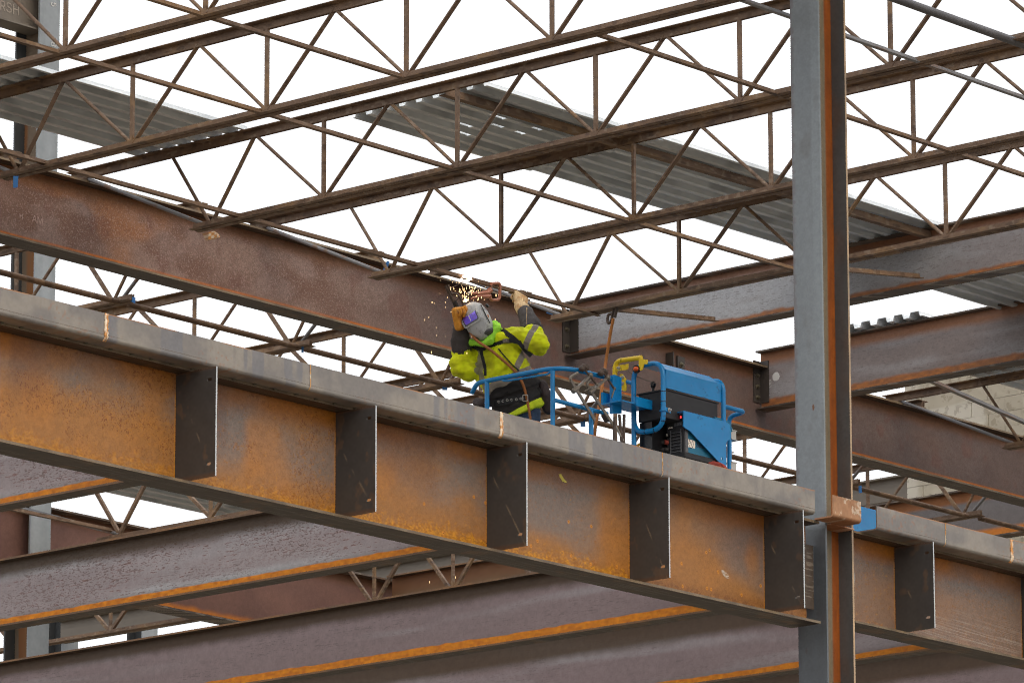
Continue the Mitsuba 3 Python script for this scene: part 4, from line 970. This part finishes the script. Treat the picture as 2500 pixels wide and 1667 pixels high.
hood = union([capsule(CJ(390, 700, -.12), CJ(470, 590, -.06), .036, .042), capsule(CJ(470, 590, -.06), CJ(440, 555, .06), .042, .045), capsule(CJ(330, 745, -.14), CJ(400, 700, -.13), .03, .036), capsule(CJ(200, 720, -.04), CJ(330, 745, -.13), .03, .03), capsule(CJ(440, 555, .06), CJ(330, 640, .1), .045, .06)])
part(pr, 'hood', soft(hood, .012, 8, .014, 18, 2), 'hood_cloth', smooth=True)
paint('denim', fn=lambda p, n, uv: mix(c(58, 80, 108), c(38, 52, 78), fbm(p.x * 14, p.y * 14, p.z * 9)) * grain(p.x + p.y, p.z, 160, .25), rough=.85)
tr_ = union([capsule(pel - axis * .06 - side * .07, pel - axis * .06 + side * .07, .125, .125)] + [capsule(h - axis * .05, k, .105, .085) for h, k in zip((hipR, hipL), knees)] + [capsule(k, f + (0, 0, .04), .085, .07) for k, f in zip(knees, feet)])
part(pr, 'trousers', soft(tr_, .016, 8, .014, 12, 4), 'denim', smooth=True)
paint('boot_leather', (70, 54, 42), rough=.6)
for f in feet: part(pr, 'boot', soft(chain([(f + (0, 0, .06), .055), (f, .055), (f + front * .16 - (0, 0, front[2] * .16), .045)]), .014, 5), 'boot_leather', smooth=True)

# welding helmet ------------------------------------------------
e3 = -FWD * .90 - RIGHT * .40 + UP * .08; e3 /= np.linalg.norm(e3)
e1 = RIGHT * .82 + UP * .52 - FWD * .36; e1 = e1 - e3 * (e1 @ e3); e1 /= np.linalg.norm(e1)
e2 = np.cross(e3, e1)
HB = np.column_stack([e1, e2, e3])
HL = lambda v: hdC + np.asarray(v) @ HB.T
hm = trimesh.creation.icosphere(4, 1.0); q = hm.vertices.copy()
q = np.sign(q) * np.abs(q) ** .80
y_ = q[:, 1]
wd = np.where(y_ > 0, .101, .101 - .020 * np.clip(-y_, 0, 1) ** 1.5)
hm.vertices = np.column_stack([q[:, 0] * wd, y_ * np.where(y_ > 0, .164, .192), q[:, 2] * np.where(q[:, 2] > 0, .142 - .012 * y_, .120)])
hv = hm.vertices.copy()
rid = np.exp(-((np.abs(hv[:, 0]) - .080) / .010) ** 2) * (hv[:, 2] > -.02) * .006
hm.vertices = HL(hv + np.column_stack([np.sign(hv[:, 0]) * rid, rid * 0, rid * .5]))
paint('helmet_shell', fn=lambda p, n, uv: mix(c(186, 187, 186), c(164, 166, 167), fbm(p.x * 14, p.y * 14, p.z * 14)) * (1 - .3 * smoothstep(.64, .74, fbm(p.x * 50, p.y * 50, p.z * 50))), rough=.38, spec=.5)
hk_ = part(pr, 'welding_helmet', hm, 'helmet_shell', smooth=True)
def curved(x0, x1, y0, y1, zoff, n=14, rr=.02):
    """A rounded rectangle bent round the face of the helmet."""
    sh = sg.box(x0 + rr, y0 + rr, x1 - rr, y1 - rr).buffer(rr, 6)
    return sh
def bent(sh, z0, z1, k=2.6):
    m = trimesh.creation.extrude_polygon(sh, z1 - z0, engine='earcut')
    m = m.subdivide().subdivide()
    v = m.vertices.copy(); v[:, 2] += z0 - k * v[:, 0] ** 2 - .9 * np.maximum(v[:, 1] - .03, 0)
    m.vertices = HL(v); return m
vc = (-.004, .028)
out = curved(vc[0] - .086, vc[0] + .086, vc[1] - .078, vc[1] + .078, 0, rr=.03)
inn = curved(vc[0] - .074, vc[0] + .074, vc[1] - .066, vc[1] + .066, 0, rr=.024)
put(f'{hk_}__visor_frame', bent(out.difference(inn), .118, .158), 'helmet_shell')
paint('visor_bezel', (96, 98, 112), rough=.25, spec=.6)
put(f'{hk_}__visor_bezel', bent(inn.buffer(.004), .11, .147), 'visor_bezel')
def f_glass(p, n, uv):
    return mix(c(84, 48, 232), c(150, 120, 250), fbm(p.x * 20, p.y * 26, p.z * 26))
paint('visor_glass', fn=f_glass, rough=.12, spec=.7, clearcoat=.6)
put(f'{hk_}__visor_glass', bent(curved(vc[0] - .062, vc[0] + .062, vc[1] - .050, vc[1] + .050, 0, rr=.018), .14, .1495), 'visor_glass')
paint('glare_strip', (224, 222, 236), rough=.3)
put(f'{hk_}__painted_glare', bent(sg.box(vc[0] - .003, vc[1] - .04, vc[0] + .004, vc[1] + .04), .148, .1505), 'glare_strip')  # glare on the glass, modelled as a thin pale strip
paint('helmet_dark', (70, 70, 70), rough=.55)
ch = trimesh.creation.icosphere(3, 1.0); q = ch.vertices * (.092, .05, .115); ch.vertices = HL(q + (0, -.135, .0))
put(f'{hk_}__chin_guard', ch, 'helmet_dark', smooth=True)
put(f'{hk_}__knob', tube([HL((.116, .075, -.02)), HL((.134, .078, -.02))], .018, 12), 'black_plastic', smooth=40)
put(f'{hk_}__side_seam', tube([HL((.104, y, .055 - .25 * y * y)) for y in np.linspace(.09, -.09, 8)], .005, 6), 'helmet_dark', smooth=40)

# gloves --------------------------------------------------------
def hand(w, dirn, palm, thumb_side, curl, size=1.0, spread=.06, thumb_curl=.5):
    """Palm, four unequal fingers that curl towards the palm normal, and a thumb from the side of the palm."""
    d = dirn / np.linalg.norm(dirn); n = palm - d * (palm @ d); n /= np.linalg.norm(n); s = np.cross(d, n) * thumb_side
    L = .095 * size
    ms = [m3.Manifold.batch_hull([m3.Manifold.sphere(.021 * size, 12).translate(tuple(w + d * a * L + s * b * size)) for a, b in ((.0, -.022), (.0, .024), (1, -.036), (1, .040), (.5, .038))])]
    for k, (b, ln) in enumerate(((.036, .072), (.013, .080), (-.012, .075), (-.035, .060))):
        p0, ang = w + d * L + s * b * size, 0.0
        q0 = p0
        for j, f in enumerate((.46, .32, .24)):
            ang += curl[j] * (1 + .06 * k)
            dd = d * math.cos(ang) + n * math.sin(ang) + s * spread * (b / .036) * (1 - j * .4)
            q1 = q0 + dd / np.linalg.norm(dd) * ln * f * size * 1.12
            ms.append(capsule(q0, q1, (.0122 - .001 * j) * size, (.0114 - .001 * j) * size, 12)); q0 = q1
    t0 = w + d * .35 * L + s * .034 * size
    t1 = t0 + (d * .55 + s * .7 + n * .35) * .042 * size
    t2 = t1 + (d * .75 + s * (.35 - thumb_curl) + n * .55) * .036 * size
    t3 = t2 + (d * .7 + s * (.1 - thumb_curl) + n * .7) * .028 * size
    ms += [capsule(t0, t1, .0165 * size, .0145 * size, 12), capsule(t1, t2, .0145 * size, .013 * size, 12), capsule(t2, t3, .013 * size, .0115 * size, 12)]
    return soft(union(ms), .006, 4)
paint('glove_tan', fn=lambda p, n, uv: mix(mix(c(226, 156, 52), c(190, 124, 46), fbm(p.x * 26, p.y * 26, p.z * 26)), c(214, 176, 128), smoothstep(.55, .7, fbm(p.x * 15, p.y * 15, p.z * 15 + 4)) * .7), rough=.8)
paint('glove_cream', fn=lambda p, n, uv: mix(mix(c(212, 188, 148), c(184, 152, 108), fbm(p.x * 26, p.y * 26, p.z * 26)), c(170, 112, 56), smoothstep(.5, .66, fbm(p.x * 18, p.y * 18, p.z * 18 + 4)) * .6), rough=.8)
TQ = lambda x, y, d=0.0: at(1060 + x / 7.84, 660 + y / 7.84, D=D0 - .04 + d)
gripA, gripB = TQ(395, 640), TQ(505, 900)                                        # the electrode holder runs through the right fist
gaxis = (gripB - gripA) / np.linalg.norm(gripB - gripA)
hR = P(1122, 797, -.045)
gR = hand(TQ(490, 1085, -.05), TQ(450, 760, -.05) - TQ(490, 1085, -.05), RIGHT * .9 - FWD * .45, 1, (1.2, 1.2, .8), 1.45, .04, .75)
part(pr, 'glove', gR, 'glove_tan', smooth=True)
part(pr, 'glove_cuff', soft(chain([(wrR + (TQ(500, 1060, .02) - wrR) * .1, .05), (TQ(500, 1040, .02), .036)]), .01, 5, .006, 22, 4), 'glove_cream', smooth=True)
barZ = 13.085 + .03
hLw = at(1060 + 1640 / 7.84, 660 + 680 / 7.84, D=D0 + .42)
grip = at(1060 + 1650 / 7.84, 660 + 430 / 7.84, Y=30.30)
gL = hand(hLw, grip - hLw, np.array([0, 1.0, .2]) * .6 + FWD * .5, -1, (.9, 1.1, .9), 1.28, .05, .3)
part(pr, 'glove', gL, 'glove_cream', smooth=True)
part(pr, 'glove_cuff', soft(chain([(wrL + (hLw - wrL) * .3, .062), (hLw, .052), (hLw + (grip - hLw) * .35, .046)]), .01, 5, .006, 22, 6), 'glove_cream', smooth=True)

# straps laid on the jacket -------------------------------------
ray = trimesh.ray.ray_triangle.RayMeshIntersector(JK)
def on_jacket(pts, off=.006):
    o = []
    for x, y in pts:
        a = CJ(x, y, 0); d = (a - EYE) / np.linalg.norm(a - EYE)
        loc, _, _ = ray.intersects_location([a - d * 3], [d], multiple_hits=True)
        o.append(loc[np.argmin(((loc - (a - d * 3)) ** 2).sum(1))] - d * off if len(loc) else a - d * .14)
    o = np.array(o)
    return o
def strap(name, pts, w, mat, k=26, off=.006, smooth_=2):
    pts = np.asarray(pts, float)
    s = np.r_[0, np.cumsum(np.linalg.norm(np.diff(pts, axis=0), axis=1))]
    u = np.linspace(0, s[-1], k)
    pt = on_jacket(np.column_stack([np.interp(u, s, pts[:, 0]), np.interp(u, s, pts[:, 1])]), off)
    for _ in range(smooth_): pt[1:-1] = (pt[:-2] + 2 * pt[1:-1] + pt[2:]) / 4
    t = np.gradient(pt, axis=0); t /= np.linalg.norm(t, axis=1, keepdims=True)
    nrm = -FWD[None] - t * (t @ -FWD)[:, None]; nrm /= np.linalg.norm(nrm, axis=1, keepdims=True)
    sd = np.cross(t, nrm)
    ring = [(-w / 2, -.004), (w / 2, -.004), (w / 2, .004), (-w / 2, .004)]
    v = np.concatenate([pt + sd * a + nrm * b for a, b in ring]).reshape(4, k, 3).transpose(1, 0, 2).reshape(-1, 3)
    f = []
    for i in range(k - 1):
        for j in range(4):
            a, b, c2, d2 = i * 4 + j, i * 4 + (j + 1) % 4, (i + 1) * 4 + (j + 1) % 4, (i + 1) * 4 + j
            f += [[a, b, c2], [a, c2, d2]]
    f += [[0, 2, 1], [0, 3, 2], [4 * k - 4, 4 * k - 3, 4 * k - 2], [4 * k - 4, 4 * k - 2, 4 * k - 1]]
    m = trimesh.Trimesh(v, f, process=False); m.fix_normals()
    part(pr, name, m, mat)
    return pt
paint('strap_web', fn=lambda p, n, uv: mix(c(44, 44, 46), c(30, 30, 32), noise(p.x * 90, p.y * 90, p.z * 90)), rough=.8)
strap('chest_strap', [(190, 735), (290, 800), (385, 770), (480, 735), (590, 705), (680, 720)], .034, 'strap_web')
strap('shoulder_strap', [(520, 600), (600, 660), (690, 720), (760, 810), (815, 860)], .040, 'strap_web')
strap('side_strap', [(300, 790), (322, 880), (345, 970), (352, 1060)], .026, 'strap_web')
strap('lanyard', [(480, 790), (540, 860), (620, 950), (690, 1010)], .010, 'strap_web', off=.01)
q = on_jacket([(560, 712)], .012)[0]; part(pr, 'buckle', rbox(q[0] - .022, q[0] + .022, q[1] - .022, q[1] + .022, q[2] - .018, q[2] + .018, .006), 'tool_steel')
belt = strap('tool_belt', [(372, 1345), (450, 1338), (560, 1318), (660, 1296), (760, 1272), (860, 1232), (905, 1200)], .056, 'strap_web', off=.012)
for x, y in ((485, 1322), (528, 1315), (571, 1307), (616, 1302), (662, 1298), (708, 1292)):
    q = on_jacket([(x, y)], .022)[0]
    ringp = [q + RIGHT * .0085 * math.cos(t) + UP * .0085 * math.sin(t) for t in np.linspace(0, 2 * math.pi, 13)[:-1]]
    part(pr, 'eyelet', tube(ringp, .0028, 6, closed=True), 'zinc', smooth=40)
q = on_jacket([(752, 1285)], .022)[0]
fr = [q + RIGHT * x + UP * y for x, y in ((-.02, -.026), (.02, -.026), (.02, .026), (-.02, .026))]
part(pr, 'belt_buckle', tube(rounded(fr, .008, 4, closed=True), .004, 6, closed=True), 'zinc', smooth=40)
paint('pouch_leather', fn=lambda p, n, uv: mix(c(60, 46, 46), c(40, 32, 36), fbm(p.x * 24, p.y * 24, p.z * 24)), rough=.65)
part(pr, 'tool_pouch', soft(chain([(CJ(925, 1150, -.02), .042), (CJ(950, 1260, -.03), .058), (CJ(985, 1400, -.03), .045)]), .014, 4, .01, 16, 2), 'pouch_leather', smooth=True)
part(pr, 'tool_pouch', soft(chain([(CJ(270, 1330, .05), .042), (CJ(330, 1345, -.02), .05)]), .014, 4, .01, 16, 3), 'pouch_leather', smooth=True)

# electrode holder, electrode, lead, locking clamp ---------------
eh = thing('electrode_holder', 'dark electrode holder with lever gripped in the orange glove', 'electrode holder')
part(eh, 'handle', tube([TQ(385, 600, -.02), TQ(560, 960, -.0)], [.021, .018], 12), 'black_rubber', smooth=40)
part(eh, 'jaw', cat([bar(TQ(225, 290, -.02), TQ(385, 620, -.02), .024, .020, (0, 1, 0)), bar(TQ(262, 278, -.02), TQ(330, 440, -.02), .02, .016, (0, 1, 0))]), 'tool_dark')
part(eh, 'lever', tube(rounded([TQ(330, 455, -.02), TQ(400, 440, -.02), TQ(485, 490, -.02), TQ(580, 710, -.02)], .03, 5), .0095, 8), 'tool_dark', smooth=40)
part(eh, 'fork', bar(TQ(395, 585, -.02), TQ(470, 520, -.02), .008, .012, (0, 1, 0)), 'tool_dark')
tip = at(1139, 683, Y=30.33)
part(eh, 'electrode', tube([TQ(300, 352, -.02), tip + (TQ(300, 352, -.02) - tip) * .12], .0028, 6), 'tool_dark', smooth=40)
lead = [CJ(150, 520, -.06), CJ(185, 600, -.1), CJ(235, 680, -.14), CJ(300, 735, -.2), CJ(380, 782, -.22), CJ(500, 880, -.24), CJ(600, 965, -.23), CJ(690, 1060, -.22), CJ(745, 1180, -.21), CJ(775, 1320, -.2), CJ(800, 1460, -.2), CJ(815, 1600, -.2), CJ(825, 1760, -.15)]
put(thing('welding_lead', 'brown welding cable running from the electrode holder down across the jacket', 'cable'), tube(rounded(lead, .06, 4), .0115, 10), 'brown_lead', smooth=40)
lc = thing('locking_clamp', 'copper coloured locking C-clamp gripping the bridging bar near the sparks', 'clamp')
V_ = lambda x, y, Y=30.30: at(1060 + x / 7.84, 660 + y / 7.84, Y=Y)
part(lc, 'frame', sweep([(-.012, -.011), (.012, -.011), (.012, .011), (-.012, .011)], V_(1085, 262), V_(1262, 252), (0, 1, 0)) if False else tube(rounded([V_(1085, 258), V_(1235, 245), V_(1262, 290), V_(1250, 530), V_(1225, 565), V_(1090, 572), V_(1062, 480)], .03, 5), .0135, 8), 'copper', smooth=40)
part(lc, 'upper_handle', tube([V_(1075, 375), V_(1010, 430), V_(880, 440), V_(690, 440)], [.026, .022, .014, .010], 8), 'copper', smooth=40)
part(lc, 'lower_handle', tube([V_(1070, 490), V_(960, 505), V_(840, 495), V_(710, 540)], [.018, .020, .012, .007], 8), 'copper', smooth=40)
part(lc, 'screw', tube([V_(690, 425), V_(645, 450)], .013, 8), 'zinc', smooth=40)
part(lc, 'jaw', tube([V_(1088, 262), V_(1092, 320)], .012, 8), 'copper', smooth=40)

# the arc and the sparks
scene['spark_matter'] = {'type': 'twosided', 'bsdf': {'type': 'diffuse', 'reflectance': {'type': 'rgb', 'value': [.2, .1, .05]}}}
def blob(cpt, r, f=40.0, amp=.5, sub=3, stretch=(1, 1, 1), seed=1):
    b = trimesh.creation.icosphere(sub, 1.0); v = b.vertices
    v = v * (1 + amp * (meshkit.fbm(v * 2.2 + seed, 3) - .5))[:, None] * r
    b.vertices = (v * np.asarray(stretch)) @ np.stack([RIGHT, UP, -FWD]) + cpt
    return b
arc = thing('welding_arc', 'white hot welding arc on the bridging bar above the helmet', 'welding arc')
put(arc, cat([blob(at(1139, 680, Y=30.31), .024, stretch=(1.6, .8, 1), amp=1.2)] + [blob(at(1139 + a, 680 + b, Y=30.30), .006, seed=k) for k, (a, b) in enumerate(((-9, -4), (8, 2), (12, 4), (-12, 1), (4, -7)))]), 'spark_matter', emitter={'type': 'area', 'radiance': {'type': 'rgb', 'value': [3.0, 2.2, 1.4]}})
gb = thing('molten_drop', 'bright falling drop of molten metal just above the helmet', 'molten metal')
put(gb, cat([blob(at(1137, 733, D=D0), .014, amp=1.4), blob(at(1132, 735, D=D0), .007, seed=4), blob(at(1143, 732, D=D0), .006, seed=5), blob(at(1138, 724, D=D0), .005, seed=6)]), 'spark_matter', emitter={'type': 'area', 'radiance': {'type': 'rgb', 'value': [.8, .5, .22]}})
sparks, R = [], np.random.default_rng(11)
spx = [(1097, 679), (1099, 682), (1107, 684), (1075, 684), (1105, 689), (1115, 690), (1121, 689), (1139, 693), (1146, 700), (1127, 697), (1130, 704), (1133, 706), (1108, 705), (1168, 687), (1155, 694), (1123, 712), (1150, 710), (1134, 719), (1114, 721), (1169, 709), (1074, 716), (1098, 725), (1088, 750), (1087, 738), (1101, 762), (1066, 800), (1088, 808), (1113, 833), (1066, 819), (1151, 822), (1162, 811), (1209, 780), (1276, 731), (1295, 739), (1217, 703), (1218, 720), (1211, 721), (1175, 726), (1182, 732), (1155, 725), (1147, 739), (1053, 860), (1047, 775), (1060, 740), (1118, 905), (1137, 911), (1140, 862), (1084, 889), (1186, 845), (1088, 821), (1036, 781), (1055, 738)]
for u, v in spx + [(1139 + R.normal(0, 22), 700 + abs(R.normal(0, 18))) for _ in range(70)]:
    r_ = R.uniform(.0016, .0038)
    sparks.append(blob(at(u, v, D=D0 + R.uniform(-.25, .25)), r_, sub=1, amp=.2, stretch=(.8, R.uniform(1.0, 3.2), .8), seed=int(u)))
for u, v in ((1049, 1420), (1112, 1409)): sparks.append(blob(at(u, v, D=40.0), .003, sub=1, stretch=(.6, 3, .6)))
put('sparks', cat(sparks), 'spark_matter', emitter={'type': 'area', 'radiance': {'type': 'rgb', 'value': [.55, .36, .17]}})
labels['sparks'] = {'label': 'spray of orange welding sparks falling round the helmet and gloves', 'category': 'sparks', 'kind': 'stuff'}

# ---------------------------------------------------------------- tapes, scraps, chalk
def tape(lab, px, tilt=0.0, **k):
    q = [at(u, v, **k) for u, v in px]
    m = trimesh.Trimesh(np.vstack([q, np.array(q) + (.003, .003, 0)]), [[0, 1, 2], [0, 2, 3], [4, 6, 5], [4, 7, 6], [0, 4, 5], [0, 5, 1], [1, 5, 6], [1, 6, 2], [2, 6, 7], [2, 7, 3], [3, 7, 4], [3, 4, 0]], process=False)
    m.fix_normals()
    put(thing('tape_strip', lab, 'tape', 'blue tapes on the joist ends'), m, 'blue_tape')
tape('blue tape tag on the joist end at the left edge', [(32, 430), (45, 430), (43, 458), (32, 459)], X=29.33)
tape('blue tape tag on the joist end left of the sparks', [(945, 637), (951, 639), (944, 662), (934, 660)], X=33.70)
tape('blue tape tag on the joist end beside the raised sleeve', [(1333, 764), (1338, 759), (1349, 762), (1350, 769), (1334, 770)][:4], X=35.96)
tape('blue tape folded over the far joist end above the first weld seam', [(303, 727), (312, 721), (331, 727), (330, 741)], X=32.86)
tape('blue tape tag under the far joist end in the middle left', [(735, 845), (742, 843), (741, 861), (736, 860)], X=35.06)
tape('blue tape tag under the far joist end left of the welder', [(1079, 938), (1091, 934), (1092, 952), (1080, 952)], X=37.03)
tape('blue tape tag under the far joist end between the clamps', [(1416, 1020), (1428, 1018), (1429, 1041), (1418, 1041)], X=38.93)
tape('blue tape tag under the far joist end right of the near column', [(2096, 1186), (2103, 1184), (2105, 1202), (2097, 1203)], X=42.9)
sc_ = thing('angle_scrap', 'torn rusty angle scrap hanging under a joist end in front of the roof girder', 'steel scrap')
q = [at(u, v, X=31.5) for u, v in ((493, 570), (511, 567), (509, 586), (503, 588))]
part(sc_, 'rusty_leg', trimesh.convex.convex_hull(np.vstack([q, np.array(q) + (.008, 0, 0)])), 'cap_steel')
q = [at(u, v, X=31.47) for u, v in ((510, 567), (523, 564), (531, 571), (533, 578), (508, 585))]
part(sc_, 'cut_leg', trimesh.convex.convex_hull(np.vstack([q, np.array(q) + (.03, .01, 0)])), 'weld_bead')
def chalk(lab, text, h, origin, ux, uz, depth=.0015):
    m = meshkit.text_mesh(text, h, depth)
    ux, uz = np.asarray(ux, float), np.asarray(uz, float); n = np.cross(ux, uz)
    M = np.eye(4); M[:3, 0], M[:3, 1], M[:3, 2], M[:3, 3] = ux, uz, n, origin
    return m.apply_transform(M)
part(fc, 'chalk_mark', chalk('', '5', .075, at(125, 3, Y=41.999), (0, 0, -1), (1, 0, 0)), 'chalk')
part(fc, 'chalk_mark', chalk('', '8', .075, at(125, 100, Y=41.999), (0, 0, -1), (1, 0, 0)), 'chalk')
paint('chalk_faint', (150, 140, 130), rough=.9, spec=.1)
part(ub, 'chalk_mark', chalk('', 'RSH', .11, at(-2, 24, Y=42.18), (1, 0, 0), (0, 0, 1)), 'chalk_faint')
paint('chalk_pink', (164, 140, 134), rough=.9, spec=.1)
part(ag, 'chalk_mark', chalk('', 'H', .04, at(47, 533, Y=32.102), (1, 0, 0), (0, 0, 1)), 'chalk_pink')
part(ag, 'chalk_mark', chalk('', 'AM', .058, at(78, 541, Y=32.102), (1, 0, -.05), (0, 0, 1)), 'chalk_pink')
paint('paint_dab', (222, 206, 92), rough=.7)
dab = [at(u, v, Y=23.129) for u, v in ((1365, 1157), (1370, 1157), (1378, 1170), (1384, 1176), (1382, 1178), (1374, 1175), (1368, 1166))]
part(gl, 'paint_dab', plate_y([(q[0], q[2]) for q in dab], 23.1285, 23.1315), 'paint_dab')
dot = at(1893, 920, Y=0) if False else at(1894, 919, X=40.46)
part(r2, 'chalk_spot', plate_x(sg.Point(dot[1], dot[2]).buffer(.042), 40.4625, 40.4655), 'chalk')
for k in range(6):
    q = at(1881, 928 + k * 3.6, X=40.452); part(r2, 'chalk_tick', boxm(40.4505, 40.452, q[1] - .01, q[1] + .012, q[2], q[2] + .006), 'chalk')
